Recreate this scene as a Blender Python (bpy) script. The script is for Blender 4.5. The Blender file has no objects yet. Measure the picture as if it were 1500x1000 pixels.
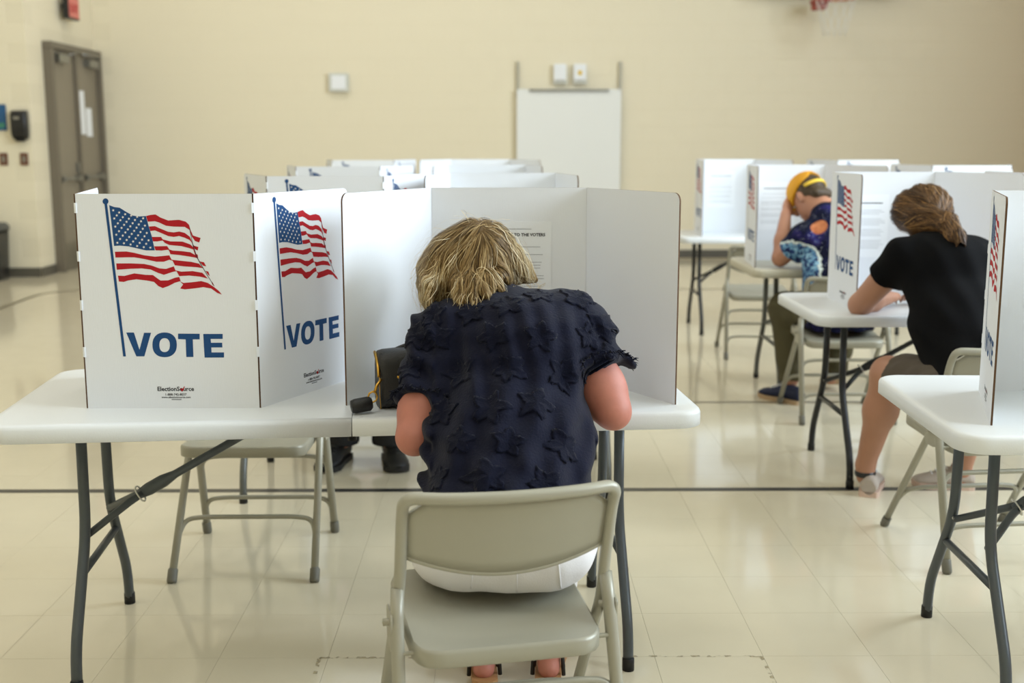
import bpy, bmesh, math, random
import numpy as np
from mathutils import Vector, Matrix, Euler
from mathutils.bvhtree import BVHTree

scene = bpy.context.scene
COL = scene.collection
rnd = random.Random(7)

# ------------------------------------------------------------------ camera
FPX, YHOR, CAMH = 1720.0, 208.0, 1.43
TH = math.atan((500 - YHOR) / FPX)
YAW = math.atan(15 / FPX / math.cos(TH))
_fw = np.array([math.sin(YAW) * math.cos(TH), math.cos(YAW) * math.cos(TH), -math.sin(TH)])
_rt = np.array([math.cos(YAW), -math.sin(YAW), 0.0])
_up = np.cross(_rt, _fw)
_C = np.array([0.0, 0.0, CAMH])
def _ray(x, y): return _fw * FPX + _rt * (x - 750) - _up * (y - 500)
def G(x, y, z=0.0):            # photo pixel -> point on the horizontal plane z
    d = _ray(x, y); return Vector(_C + d * (z - CAMH) / d[2])
def W(x, y, Y):                # photo pixel -> point on the wall plane at depth Y
    d = _ray(x, y); return Vector(_C + d * Y / d[1])

cam_d = bpy.data.cameras.new('camera')
cam = bpy.data.objects.new('camera', cam_d); COL.objects.link(cam)
cam.location = (0, 0, CAMH)
cam.rotation_euler = (math.pi / 2 - TH, 0, -YAW)
cam_d.sensor_width = 36.0
cam_d.lens = FPX / 1500 * 36.0
cam_d.clip_start = 0.05
cam_d.dof.use_dof = True
cam_d.dof.focus_distance = 3.0
cam_d.dof.aperture_fstop = 2.8
scene.camera = cam

# ------------------------------------------------------------------ light
scene.view_settings.view_transform = 'Standard'
scene.view_settings.look = 'None'
scene.view_settings.gamma = 1.0
scene.view_settings.use_curve_mapping = False
scene.view_settings.exposure = 0.43
world = bpy.data.worlds.new('world'); scene.world = world
world.use_nodes = True
world.node_tree.nodes['Background'].inputs[0].default_value = (0.75, 0.85, 1.0, 1)
world.node_tree.nodes['Background'].inputs[1].default_value = 0.6

# room extents (metres): x left/right, y towards the far wall
XL, XO, XR, YB, YN, YF, ZC = -9.0, -4.95, 7.2, -6.0, 12.62, 14.7, 6.6

def area(name, loc, rot, sx, sy, watts, col):
    l = bpy.data.lights.new(name, 'AREA'); l.shape = 'RECTANGLE'; l.size = sx; l.size_y = sy
    l.energy = watts; l.color = col
    o = bpy.data.objects.new(name, l); COL.objects.link(o); o.location = loc; o.rotation_euler = rot
    return o
# daylight coming in through the row of high windows of the right wall
WIN = [(-0.4, 1.8), (2.2, 4.4), (4.8, 7.0)]
WZ0, WZ1 = 2.3, 5.6
for (a, b) in WIN:
    area('window_daylight', (XR - 0.06, (a + b) / 2, (WZ0 + WZ1) / 2), (0, math.pi / 2, 0), WZ1 - WZ0, b - a, 280, (0.76, 0.89, 1.0))
# rows of added fill lights under the ceiling, brightening the walls and panels
ADDED_FILLS = [(x, y) for x in (-5.8, -3.2, -0.6) for y in (-2.5, 2.2, 6.9, 11.4)]
ADDED_FILL_W = {(x, y): {-2.5: 20, 2.2: 17, 6.9: 18, 11.4: 34}[y] * (.3 if (x < -5 and y > 11) else 1) for (x, y) in ADDED_FILLS}
for (x, y) in ADDED_FILLS:
    area('added_ceiling_fill', (x, y, ZC - 0.16), (0, 0, 0), 0.55, 1.15, ADDED_FILL_W[(x, y)], (1.0, 0.97, 0.92))

# ------------------------------------------------------------------ materials
def lin(c):
    c = c / 255.0
    return c / 12.92 if c <= 0.04045 else ((c + 0.055) / 1.055) ** 2.4
def rgb(t): return (lin(t[0]), lin(t[1]), lin(t[2]), 1.0)
_M = {}
def mat(name, col, rough=0.6, metal=0.0, var=0.0, scale=8.0, bump=0.0, bscale=60.0, spec=0.5, coat=0.0, stretch=None, sheen=0.0, sss=0.0):
    if name in _M: return _M[name]
    m = bpy.data.materials.new(name); m.use_nodes = True; _M[name] = m
    nt = m.node_tree; N = nt.nodes; L = nt.links; p = N['Principled BSDF']
    p.inputs['Base Color'].default_value = rgb(col)
    p.inputs['Roughness'].default_value = rough; p.inputs['Metallic'].default_value = metal
    p.inputs['Specular IOR Level'].default_value = spec
    p.inputs['Coat Weight'].default_value = coat; p.inputs['Coat Roughness'].default_value = 0.12
    if sheen: p.inputs['Sheen Weight'].default_value = sheen
    if sss:
        p.inputs['Subsurface Weight'].default_value = sss
        p.inputs['Subsurface Radius'].default_value = (0.01, 0.004, 0.002)
    tc = N.new('ShaderNodeTexCoord'); src = tc.outputs['Object']
    if stretch:
        mp = N.new('ShaderNodeMapping'); mp.inputs['Scale'].default_value = stretch
        L.new(src, mp.inputs[0]); src = mp.outputs[0]
    if var:
        nz = N.new('ShaderNodeTexNoise'); nz.inputs['Scale'].default_value = scale; nz.inputs['Detail'].default_value = 5
        L.new(src, nz.inputs['Vector'])
        mx = N.new('ShaderNodeMix'); mx.data_type = 'RGBA'
        c = rgb(col)
        mx.inputs[6].default_value = tuple(max(0, v * (1 - var)) for v in c[:3]) + (1,)
        mx.inputs[7].default_value = tuple(min(1, v * (1 + var)) for v in c[:3]) + (1,)
        L.new(nz.outputs[0], mx.inputs[0]); L.new(mx.outputs[2], p.inputs['Base Color'])
    if bump:
        n2 = N.new('ShaderNodeTexNoise'); n2.inputs['Scale'].default_value = bscale; n2.inputs['Detail'].default_value = 4
        L.new(src, n2.inputs['Vector'])
        b = N.new('ShaderNodeBump'); b.inputs['Strength'].default_value = bump; b.inputs['Distance'].default_value = 0.003
        L.new(n2.outputs[0], b.inputs['Height']); L.new(b.outputs[0], p.inputs['Normal'])
    return m

M_wall = mat('painted_block', (230, 221, 196), 0.55, bump=0.25, bscale=90)
M_joint = mat('painted_joint', (226, 217, 192), 0.6)
M_ceil = mat('ceiling_white', (232, 228, 215), 0.8)
M_warmwood = mat('varnished_wood_wall', (150, 84, 36), 0.5, var=0.2, scale=3)
M_tile = mat('vinyl_tile', (212, 203, 180), 0.09, var=0.05, scale=5, bump=0.05, bscale=9, spec=0.5)
M_tjoint = mat('tile_joint', (176, 165, 138), 0.6)
M_base = mat('rubber_baseboard', (88, 84, 74), 0.5)
M_line = mat('black_floor_paint', (44, 44, 44), 0.35)
M_line2 = mat('grey_floor_paint', (112, 104, 84), 0.35)
M_door = mat('door_paint', (136, 127, 110), 0.5, bump=0.1)
M_frame = mat('door_frame_paint', (112, 104, 90), 0.5)
M_steel = mat('brushed_steel', (150, 150, 146), 0.35, metal=0.9)
M_kick = mat('kick_plate_metal', (128, 122, 108), 0.4, metal=0.5)
M_black = mat('black_plastic', (22, 23, 25), 0.35)
M_rubber = mat('black_rubber', (20, 20, 20), 0.6)
M_paper = mat('white_paper', (236, 239, 243), 0.8)
M_card = mat('white_corrugated_card', (230, 233, 238), 0.75, bump=0.12, bscale=35, stretch=(14, 1, 1), spec=0.2)
M_cardedge = mat('brown_card_edge', (92, 66, 44), 0.8)
M_blue = mat('print_blue', (34, 74, 124), 0.7, spec=0.2)
M_red = mat('print_red', (176, 28, 38), 0.7, spec=0.2)
M_wht = mat('print_white', (232, 230, 224), 0.75, spec=0.2)
M_ink = mat('print_black', (38, 40, 48), 0.7, spec=0.2)
M_grey_ink = mat('print_grey', (150, 152, 156), 0.7, spec=0.2)
M_top = mat('white_table_plastic', (222, 225, 227), 0.38, bump=0.12, bscale=260)
M_top2 = mat('beige_table_plastic', (190, 184, 164), 0.4, bump=0.12, bscale=260)  # beige plastic, darker than the white table tops
M_leg = mat('grey_hammered_paint', (78, 84, 88), 0.4, metal=0.3, bump=0.1, bscale=240)
M_leg2 = mat('black_leg_paint', (30, 32, 34), 0.35, metal=0.2)
M_leg3 = mat('mid_grey_leg_paint', (96, 98, 94), 0.4, metal=0.3)
M_chair = mat('grey_beige_enamel', (158, 155, 140), 0.36, metal=0.15, bump=0.04, bscale=30)
M_screw = mat('bright_screw', (210, 210, 205), 0.3, metal=1.0)

# ------------------------------------------------------------------ mesh building helpers
class MB:
    def __init__(s): s.v = []; s.f = []; s.m = []; s.sm = []
    def add(s, vs, fs, mi=0, smooth=False):
        o = len(s.v); s.v += [tuple(v) for v in vs]
        for f in fs:
            s.f.append([i + o for i in f]); s.m.append(mi); s.sm.append(smooth)
    def box(s, c, d, mi=0, R=None):
        hx, hy, hz = d[0] / 2, d[1] / 2, d[2] / 2
        vs = [Vector((x, y, z)) for x in (-hx, hx) for y in (-hy, hy) for z in (-hz, hz)]
        if R is not None: vs = [R @ v for v in vs]
        s.add([v + Vector(c) for v in vs], [(0, 1, 3, 2), (4, 6, 7, 5), (0, 4, 5, 1), (2, 3, 7, 6), (0, 2, 6, 4), (1, 5, 7, 3)], mi)
    def tube(s, pts, r, n=10, mi=0, cap=True, flat=None):
        pts = [Vector(p) for p in pts]; k = len(pts)
        rs = r if isinstance(r, (list, tuple)) else [r] * k
        T = []
        for i in range(k):
            a = pts[max(i - 1, 0)]; b = pts[min(i + 1, k - 1)]; T.append((b - a).normalized())
        u = T[0].orthogonal().normalized()
        if flat is not None:
            u = (Vector(flat) - T[0] * Vector(flat).dot(T[0])).normalized()
        vs = []
        for i in range(k):
            u = (u - T[i] * u.dot(T[i])).normalized(); w = T[i].cross(u)
            for j in range(n):
                a = 2 * math.pi * j / n
                vs.append(pts[i] + (u * math.cos(a) + w * math.sin(a)) * rs[i])
        fs = []
        for i in range(k - 1):
            for j in range(n):
                j2 = (j + 1) % n
                fs.append((i * n + j, i * n + j2, (i + 1) * n + j2, (i + 1) * n + j))
        s.add(vs, fs, mi, True)
        if cap:
            o = len(s.v) - len(vs)
            s.f.append([o + j for j in range(n)][::-1]); s.m.append(mi); s.sm.append(False)
            s.f.append([o + (k - 1) * n + j for j in range(n)]); s.m.append(mi); s.sm.append(False)
    def lathe(s, prof, c, axis=(0, 0, 1), n=16, mi=0):
        ax = Vector(axis).normalized(); u = ax.orthogonal().normalized(); w = ax.cross(u)
        vs = []
        for (r, z) in prof:
            for j in range(n):
                a = 2 * math.pi * j / n
                vs.append(Vector(c) + ax * z + (u * math.cos(a) + w * math.sin(a)) * max(r, 1e-5))
        fs = [(i * n + j, i * n + (j + 1) % n, (i + 1) * n + (j + 1) % n, (i + 1) * n + j) for i in range(len(prof) - 1) for j in range(n)]
        s.add(vs, fs, mi, True)
    def loft(s, rings, mi=0, cap=True, smooth=True, closed=True):
        n = len(rings[0]); vs = [v for r in rings for v in r]; fs = []
        for i in range(len(rings) - 1):
            for j in range(n if closed else n - 1):
                j2 = (j + 1) % n
                fs.append((i * n + j, i * n + j2, (i + 1) * n + j2, (i + 1) * n + j))
        o = len(s.v); s.add(vs, fs, mi, smooth)
        if cap:
            s.f.append([o + j for j in range(n)][::-1]); s.m.append(mi); s.sm.append(False)
            s.f.append([o + (len(rings) - 1) * n + j for j in range(n)]); s.m.append(mi); s.sm.append(False)
    def prism(s, poly, t, mi=0, plane='xz', y0=0.0, side=None):
        # polygon (x,z) extruded along +y from y0 to y0+t
        n = len(poly)
        vs = [(p[0], y0, p[1]) for p in poly] + [(p[0], y0 + t, p[1]) for p in poly]
        if plane == 'xy': vs = [(p[0], p[1], y0) for p in poly] + [(p[0], p[1], y0 + t) for p in poly]
        s.add(vs, [tuple(range(n)), tuple(range(2 * n - 1, n - 1, -1))], mi)
        o = len(s.v) - 2 * n
        for i in range(n):
            j = (i + 1) % n
            s.f.append([o + i, o + n + i, o + n + j, o + j]); s.m.append(mi if side is None else side); s.sm.append(False)
    def mesh(s, name, mats, fix=True):
        me = bpy.data.meshes.new(name); me.from_pydata(s.v, [], s.f)
        for m in (mats if isinstance(mats, (list, tuple)) else [mats]): me.materials.append(m)
        me.polygons.foreach_set('material_index', s.m)
        me.polygons.foreach_set('use_smooth', s.sm)
        if fix:
            bm = bmesh.new(); bm.from_mesh(me); bmesh.ops.recalc_face_normals(bm, faces=bm.faces); bm.to_mesh(me); bm.free()
        me.update(); return me
    def obj(s, name, mats, parent=None, fix=True, **k):
        return link(name, s.mesh(name, mats, fix), parent, **k)

def link(name, data, parent=None, loc=None, rz=None, rot=None):
    o = bpy.data.objects.new(name, data); COL.objects.link(o)
    if parent is not None: o.parent = parent
    if loc is not None: o.location = loc
    if rz is not None: o.rotation_euler = (0, 0, rz)
    if rot is not None: o.rotation_euler = rot
    return o
def tag(o, label, cat, group=None):
    o['label'] = label; o['category'] = cat
    if group: o['group'] = group
    return o
def thing(name, label, cat, loc=(0, 0, 0), rz=0.0, group=None):
    return tag(link(name, None, None, loc, rz), label, cat, group)
def struct(o): o['kind'] = 'structure'; return o
def stuff(o): o['kind'] = 'stuff'; return o
def cached(fn):
    c = {}
    def g(*a):
        if a not in c: c[a] = fn(*a)
        return c[a]
    return g
def fillet(pts, r, n=6):
    pts = [Vector(p) for p in pts]; out = [pts[0]]
    for i in range(1, len(pts) - 1):
        p, a, b = pts[i], pts[i - 1], pts[i + 1]
        d1 = (a - p); d2 = (b - p); rr = min(r, d1.length * .49, d2.length * .49)
        q1 = p + d1.normalized() * rr; q2 = p + d2.normalized() * rr
        for k in range(n + 1):
            t = k / n; out.append(q1 * (1 - t) ** 2 + p * 2 * t * (1 - t) + q2 * t * t)
    out.append(pts[-1]); return out
def rrect(x0, x1, y0, y1, r, n=5, which=(1, 1, 1, 1)):   # corners order: x1y1, x0y1, x0y0, x1y0
    out = []
    for (cx, cy, a0, w) in ((x1, y1, 0, which[0]), (x0, y1, 90, which[1]), (x0, y0, 180, which[2]), (x1, y0, 270, which[3])):
        if not w: out.append((cx, cy)); continue
        ccx = cx - r if cx == x1 else cx + r; ccy = cy - r if cy == y1 else cy + r
        for k in range(n + 1):
            a = math.radians(a0 + 90 * k / n); out.append((ccx + r * math.cos(a), ccy + r * math.sin(a)))
    return out
def text_geo(body, width=None, size=0.02, bold=0.0, align='CENTER'):
    cu = bpy.data.curves.new('t', 'FONT'); cu.body = body; cu.size = size; cu.align_x = align; cu.offset = bold * size; cu.resolution_u = 2; cu.fill_mode = 'FRONT'
    ob = bpy.data.objects.new('t', cu); COL.objects.link(ob); bpy.context.view_layer.update()
    me = bpy.data.meshes.new_from_object(ob.evaluated_get(bpy.context.evaluated_depsgraph_get()))
    vs = [(v.co.x, v.co.y) for v in me.vertices]; fs = [tuple(p.vertices) for p in me.polygons]
    bpy.data.objects.remove(ob); bpy.data.curves.remove(cu); bpy.data.meshes.remove(me)
    if width and vs:
        x0 = min(v[0] for v in vs); x1 = max(v[0] for v in vs); k = width / (x1 - x0)
        cx = (x0 + x1) / 2 if align == 'CENTER' else x0
        vs = [((v[0] - cx) * k, v[1] * k) for v in vs]
    return vs, fs

# ------------------------------------------------------------------ the room
TS = 0.3065
mb = MB(); mb.box(((XL + XR) / 2, (YB + YF) / 2, -0.052), (XR - XL, YF - YB, 0.1)); floor = struct(mb.obj('floor', M_tjoint))
# vinyl tiles: seam phase read off the photograph
tx0 = (G(1002, 736).x + G(1140, 1000).x) / 2; ty0 = G(900, 961.5).y
tm = MB(); g = 0.0004; a = TS / 2 - g
tm.add([(-a, -a, 0), (a, -a, 0), (a, a, 0), (-a, a, 0), (-a, -a, -.003), (a, -a, -.003), (a, a, -.003), (-a, a, -.003)],
       [(0, 1, 2, 3), (0, 4, 5, 1), (1, 5, 6, 2), (2, 6, 7, 3), (3, 7, 4, 0)])
tile_me = tm.mesh('tile', M_tile, False)
i0, i1 = math.ceil((XL - tx0) / TS), math.floor((XR - tx0) / TS)
j0, j1 = math.ceil((YB - ty0) / TS), math.floor((YF - ty0) / TS)
cells = []
for i in range(i0, i1):
    for j in range(j0, j1):
        x = tx0 + (i + .5) * TS; y = ty0 + (j + .5) * TS
        v = np.array([x, y, 0]) - _C; zc = v @ _fw
        px = 750 + FPX * (v @ _rt) / zc if zc > .1 else -9999; py = 500 - FPX * (v @ _up) / zc if zc > .1 else -1
        vis = -40 < px < 1540 and py < 1080 and zc > 0
        cells.append((zc if vis else 1000 + y, x, y))
cells.sort()
for (_, x, y) in cells[:300]:
    link('tile', tile_me, floor, (x, y, 0))
mb = MB()
for (_, x, y) in cells[300:]:
    mb.add([(x - a, y - a, 0), (x + a, y - a, 0), (x + a, y + a, 0), (x - a, y + a, 0)], [(0, 1, 2, 3)])
stuff(mb.obj('far_tiles', M_tile, floor, fix=False))

# painted court lines
def strip(pts, w, z=0.0008):
    m = MB(); pts = [Vector((p[0], p[1], 0)) for p in pts]; L = []; R = []
    for i, p in enumerate(pts):
        t = (pts[min(i + 1, len(pts) - 1)] - pts[max(i - 1, 0)]).normalized(); nrm = Vector((-t.y, t.x, 0)) * w / 2
        L.append((p.x + nrm.x, p.y + nrm.y, z)); R.append((p.x - nrm.x, p.y - nrm.y, z))
    n = len(pts); m.add(R + L, [(i, i + 1, n + i + 1, n + i) for i in range(n - 1)]); return m
yl = G(700, 717.5).y
struct(strip([(-8.9, yl), (8.5, yl)], 0.048).obj('trim_1', M_line))
yl2 = G(1050, 589).y
struct(strip([(-1.2, yl2), (8.5, yl2)], 0.04).obj('trim_2', M_line2))
q0, q1, q2 = G(0, 452), G(72, 425), G(122, 424)
struct(strip(fillet([(q0.x - (q1.x - q0.x), q0.y - (q1.y - q0.y), 0), (q1.x, q1.y, 0), (q2.x + 9, q2.y, 0)], 0.5, 8), 0.06).obj('trim_3', M_line2))

# concrete-block walls
def wall_slab(name, c, d, m=M_joint):
    b = MB(); b.box(c, d); return struct(b.obj(name, m))
wb = wall_slab('wall_back', ((XO + XR) / 2 - .3, YF + 0.1, ZC / 2), (XR - XO + .8, 0.2, ZC))
wl = wall_slab('wall_left', (XO - 0.1, (YN + YF) / 2 + .1, ZC / 2), (0.2, YF - YN + .2, ZC))
wo = wall_slab('wall_left_front', ((XL + XO) / 2 - .1, YN + 0.1, ZC / 2), (XO - XL - .2, 0.2, ZC))
wall_slab('wall_left_side', (XL - 0.1, (YB + YN) / 2, ZC / 2), (0.2, YN - YB, ZC), M_wall)
wall_slab('wall_near', ((XL + XR) / 2, YB - 0.1, ZC / 2), (XR - XL, 0.2, ZC), M_wall)
struct((lambda b: (b.box(((XL + XR) / 2, (YB + YF) / 2, ZC + .05), (XR - XL, YF - YB, .1)), b.obj('ceiling', M_ceil))[1])(MB()))
# right wall with three window openings, wooden lower panelling
b = MB(); ys = [YB] + [t for w in WIN for t in w] + [YF]
b.box((XR + .1, (YB + YF) / 2, WZ0 / 2), (.2, YF - YB, WZ0), 1); b.box((XR + .1, (YB + YF) / 2, (WZ1 + ZC) / 2), (.2, YF - YB, ZC - WZ1))
for k in range(0, len(ys), 2): b.box((XR + .1, (ys[k] + ys[k + 1]) / 2, (WZ0 + WZ1) / 2), (.2, ys[k + 1] - ys[k], WZ1 - WZ0), 1)
struct(b.obj('wall_right', [M_wall, M_warmwood]))
for k, (a0, b0) in enumerate(WIN):
    w = MB(); 
    for yy in (a0, b0): w.box((XR + .02, yy, (WZ0 + WZ1) / 2), (.1, .06, WZ1 - WZ0 + .06))
    for zz in (WZ0, WZ1): w.box((XR + .02, (a0 + b0) / 2, zz), (.1, b0 - a0, .06))
    w.box((XR + .1, (a0 + b0) / 2, (WZ0 + WZ1) / 2), (.02, b0 - a0, WZ1 - WZ0))
    struct(w.obj('window_%d' % (k + 1), M_frame))
for (x, y) in ADDED_FILLS:  # unseen housings made for the added fill lights
    t = thing('added_ceiling_light', 'added rectangular fill light fixture above the gym floor, out of view', 'light', (x, y, ZC - .12), 0, 'added ceiling fill lights')
    c = MB(); c.box((0, 0, .06), (.65, 1.25, .12)); c.obj('housing', M_frame, t)
    c = MB(); c.box((0, 0, -.005), (.58, 1.18, .01)); c.obj('diffuser', M_paper, t)

def blocks(parent, origin, axis, normal, cols, rows, limit, skip=None):
    bw, bh = 0.406, 0.203; g = .003
    bm_ = MB(); ux = Vector(axis); nn = Vector(normal); d = .002; c = .003
    x, z = bw / 2 - g / 2, bh / 2 - g / 2
    outer = [(-x, -z), (x, -z), (x, z), (-x, z)]; inner = [(-x + c, -z + c), (x - c, -z + c), (x - c, z - c), (-x + c, z - c)]
    vs = [ux * p[0] + Vector((0, 0, p[1])) for p in outer] + [ux * p[0] + Vector((0, 0, p[1])) + nn * d for p in inner]
    F = [(4, 5, 6, 7)] + [(i, (i + 1) % 4, 4 + (i + 1) % 4, 4 + i) for i in range(4)]
    bm_.add(vs, F); me = bm_.mesh('block', M_wall, False)
    # consistent outward winding
    if me.polygons[0].normal.dot(nn) < 0: me.flip_normals()
    rest = MB(); n = 0; L = []
    for r in range(rows[0], rows[1]):
        for k in range(cols[0], cols[1]):
            off = (k + (.5 if r % 2 else 0)) * bw
            p = Vector(origin) + ux * off + Vector((0, 0, (r + .5) * bh))
            if skip and skip(p): continue
            L.append((-(p.z), p))
    L.sort(key=lambda t: t[0])
    vis = [p for _, p in L if p.z < 3.35][:limit]; ids = {id(p) for p in vis}
    for p in vis: link('block', me, parent, p)
    for _, p in L:
        if id(p) in ids: continue
        rest.add([v + p for v in vs], F)
    if rest.v:
        ro = stuff(rest.obj('upper_blocks', M_wall, parent, fix=False))
        if ro.data.polygons[0].normal.dot(nn) < 0: ro.data.flip_normals()
blocks(wb, (XO + .2, YF, 0), (1, 0, 0), (0, -1, 0), (0, 33), (0, 32), 300)
blocks(wo, (XO - .2, YN, 0), (-1, 0, 0), (0, -1, 0), (0, 9), (0, 32), 60)
blocks(wl, (XO, YN + .2, 0), (0, 1, 0), (1, 0, 0), (0, 5), (0, 32), 60, lambda p: 13.0 < p.y and p.z < 2.55)
def bar(name, c, d, m): b = MB(); b.box(c, d); return struct(b.obj(name, m))
bar('baseboard_back', ((XO + XR) / 2, YF - .014, .05), (XR - XO, .012, .1), M_base)
bar('baseboard_left_front', ((XL + XO) / 2, YN - .014, .05), (XO - XL, .012, .1), M_base)
bar('baseboard_left', (XO + .014, YN + .19, .05), (.012, .4, .1), M_base)

# double door in the left wall
Y0, Y1, ZD = 13.08, 14.62, 2.44
fr = MB()
fr.box((XO + .02, Y0, ZD / 2), (.16, .07, ZD)); fr.box((XO + .02, Y1, ZD / 2), (.16, .07, ZD)); fr.box((XO + .02, (Y0 + Y1) / 2, ZD + .03), (.16, Y1 - Y0 + .07, .07))
ym = (Y0 + Y1) / 2
fr.box((XO + .03, ym, ZD / 2), (.1, .06, ZD))
struct(fr.obj('trim_4', M_frame))
for k, (ya, yb, s) in enumerate(((Y0 + .035, ym - .03, 1), (ym + .03, Y1 - .035, -1))):
    d = MB(); d.box((XO + .02, (ya + yb) / 2, ZD / 2), (.045, yb - ya - .006, ZD - .01)); do = struct(d.obj('door_%d' % (k + 1), M_door))
    c = MB(); c.box((XO + .046, (ya + yb) / 2, .16), (.004, yb - ya - .06, .3)); c.obj('kick_plate', M_kick, do)
    c = MB(); c.tube([(XO + .1, ya + .06, 1.02), (XO + .1, yb - .06, 1.02)], .02, 8); c.box((XO + .07, ya + .09, 1.02), (.06, .09, .07)); c.box((XO + .07, yb - .09, 1.02), (.06, .09, .07)); c.obj('panic_bar', M_steel, do)
    c = MB(); c.box((XO + .08, (ya + yb) / 2 - .1 * s, ZD - .1), (.08, .3, .09)); c.tube([(XO + .1, (ya + yb) / 2, ZD - .06), (XO + .2, (ya + yb) / 2 + .1, ZD - .03), (XO + .1, (ya + yb) / 2 + .25 * s, ZD - .01)], .01, 6); c.obj('door_closer', M_steel, do)
    if k == 0:
        c = MB(); c.box((XO + .06, yb - .06, 1.14), (.03, .045, .12)); c.obj('lock_case', M_steel, do)
for (y, z, w, h, lab) in ((ym + .17, 1.77, .2, .5, 'tall white paper notice taped to the grey door beside a shorter one'), (ym + .4, 1.66, .19, .33, 'short white paper notice taped to the grey door beside a taller one')):
    c = MB(); c.box((XO + .0465, y, z), (.003, w, h)); tag(c.obj('paper_notice', M_paper), lab, 'notice')
# exit sign above the door
t = thing('exit_sign', 'boxy exit sign with red face mounted above the grey double door', 'sign', (XO, 13.72, 2.92))
c = MB(); c.box((.1, 0, 0), (.06, .34, .26)); c.obj('housing', M_black, t)
M_exit = mat('exit_face', (214, 120, 110), 0.5)
c = MB(); c.box((.133, 0, 0), (.008, .3, .22)); c.obj('face', M_exit, t)
vs, fs = text_geo('EXIT', .24, .1, .02); c = MB(); c.add([(.1385, v[0], v[1] - .05) for v in vs], fs); c.obj('lettering', M_red, t)
c = MB(); c.box((.035, 0, .02), (.09, .06, .06)); c.obj('bracket', M_black, t)
# things on the wall left of the door
p = W(32, 183, YN)
t = thing('hand_dispenser', 'black hand sanitizer dispenser mounted on the beige wall by the door', 'dispenser', (p.x, YN - .006, p.z))
c = MB(); c.loft([[Vector((x, y, z)) for (x, y) in rrect(-.085 * k, .085 * k, -.11 * kk, 0, .03, 4)] for (z, k, kk) in ((-.15, .86, .7), (-.1, 1, .95), (.1, 1, 1), (.14, .97, .8), (.15, .9, .6))]); c.obj('case', M_black, t)
c = MB(); c.box((-.01, -.111, .07), (.06, .004, .03)); c.obj('badge', M_steel, t)
c = MB(); c.box((0, -.06, -.16), (.08, .06, .025)); c.obj('nozzle', M_rubber, t)
M_plate = mat('brown_switch_plate', (110, 70, 52), 0.5)
for (x, lab) in ((6, 'brown switch plate on the beige wall under the blue poster'), (36, 'brown switch plate on the beige wall under the black dispenser')):
    p = W(x, 233, YN); t = thing('switch_plate', lab, 'switch', (p.x, YN - .006, p.z))
    c = MB(); c.prism(rrect(-.042, .042, -.065, .065, .008, 3), .008, y0=-.008); c.obj('plate', M_plate, t)
    c = MB(); c.box((0, -.012, 0), (.03, .01, .06)); c.obj('rocker', M_steel, t)
p = W(-4, 172, YN); M_poster = mat('blue_poster', (30, 84, 130), 0.5)
t = thing('wall_poster', 'small blue poster with a green strip on the beige wall', 'poster', (p.x, YN - .006, p.z))
c = MB(); c.box((0, -.005, 0), (.2, .008, .27)); c.obj('sheet', M_poster, t)
c = MB(); c.box((0, -.011, -.08), (.16, .003, .05)); c.obj('green_strip', mat('poster_green', (60, 130, 110), .5), t)
p = G(-6, 408); t = thing('waste_bin', 'tall black waste bin standing against the beige wall', 'bin', (p.x, YN - .3, 0))
c = MB(); c.loft([[Vector((x, y, z)) for (x, y) in rrect(-.17 * k, .17 * k, -.17 * k, .17 * k, .04, 4)] for (z, k) in ((0, .86), (.02, .9), (.52, 1))]); c.obj('body', M_black, t)
c = MB(); c.loft([[Vector((x, y, z)) for (x, y) in rrect(-.17 * k, .17 * k, -.17 * k, .17 * k, .04, 4)] for (z, k) in ((.52, 1.06), (.56, 1.06), (.6, .9))]); c.obj('lid', mat('bin_rim', (70, 72, 72), .4), t)

# things on the back wall
p = W(497, 121, YF); t = thing('wall_speaker', 'square white speaker box on the far beige wall', 'speaker', (p.x, YF - .006, p.z))
c = MB(); c.prism(rrect(-.12, .12, -.11, .11, .01, 3), .06, y0=-.06); c.obj('case', mat('pale_grey_case', (206, 208, 200), .5), t)
c = MB(); c.prism(rrect(-.085, .085, -.08, .08, .01, 3), .01, y0=-.07); c.obj('grille', M_paper, t)
pa, pb = W(757, 131, YF), W(909, 131, YF)
t = thing('white_wall_panel', 'tall white rectangular panel hung on steel rails on the far wall', 'panel', ((pa.x + pb.x) / 2, YF - .006, 0))
wpan = pb.x - pa.x
c = MB(); c.prism(rrect(-wpan / 2, wpan / 2, .35, pa.z, .02, 3), .05, y0=-.09); c.obj('panel', mat('panel_white', (232, 234, 232), .5), t)
c = MB(); c.box((0, -.1, pa.z - .015), (wpan * .76, .03, .03)); c.obj('top_bar', M_steel, t)
for s in (-1, 1):
    c = MB(); c.box((s * (wpan / 2 - .01), -.02, pa.z + .12), (.035, .035, .42)); c.obj('rail', mat('rail_grey', (176, 172, 156), .4, metal=.3), t)
for (x, lab, yel) in ((820, 'small white alarm box above the white panel, without a yellow mark', 0), (849, 'small white alarm box with a yellow mark above the white panel', 1)):
    p = W(x, 106, YF); t = thing('alarm_box', lab, 'alarm box', (p.x, YF - .006, p.z))
    c = MB(); c.prism(rrect(-.075, .075, -.095, .095, .012, 3), .09, y0=-.09); c.obj('case', M_paper, t)
    c = MB(); c.box((0, -.05, -.12), (.17, .06, .03)); c.obj('shelf', mat('pale_grey_case', (206, 208, 200), .5), t)
    if yel: c = MB(); c.box((0, -.094, -.01), (.045, .008, .05)); c.obj('yellow_mark', mat('yellow_mark', (226, 190, 60), .5), t)
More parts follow.
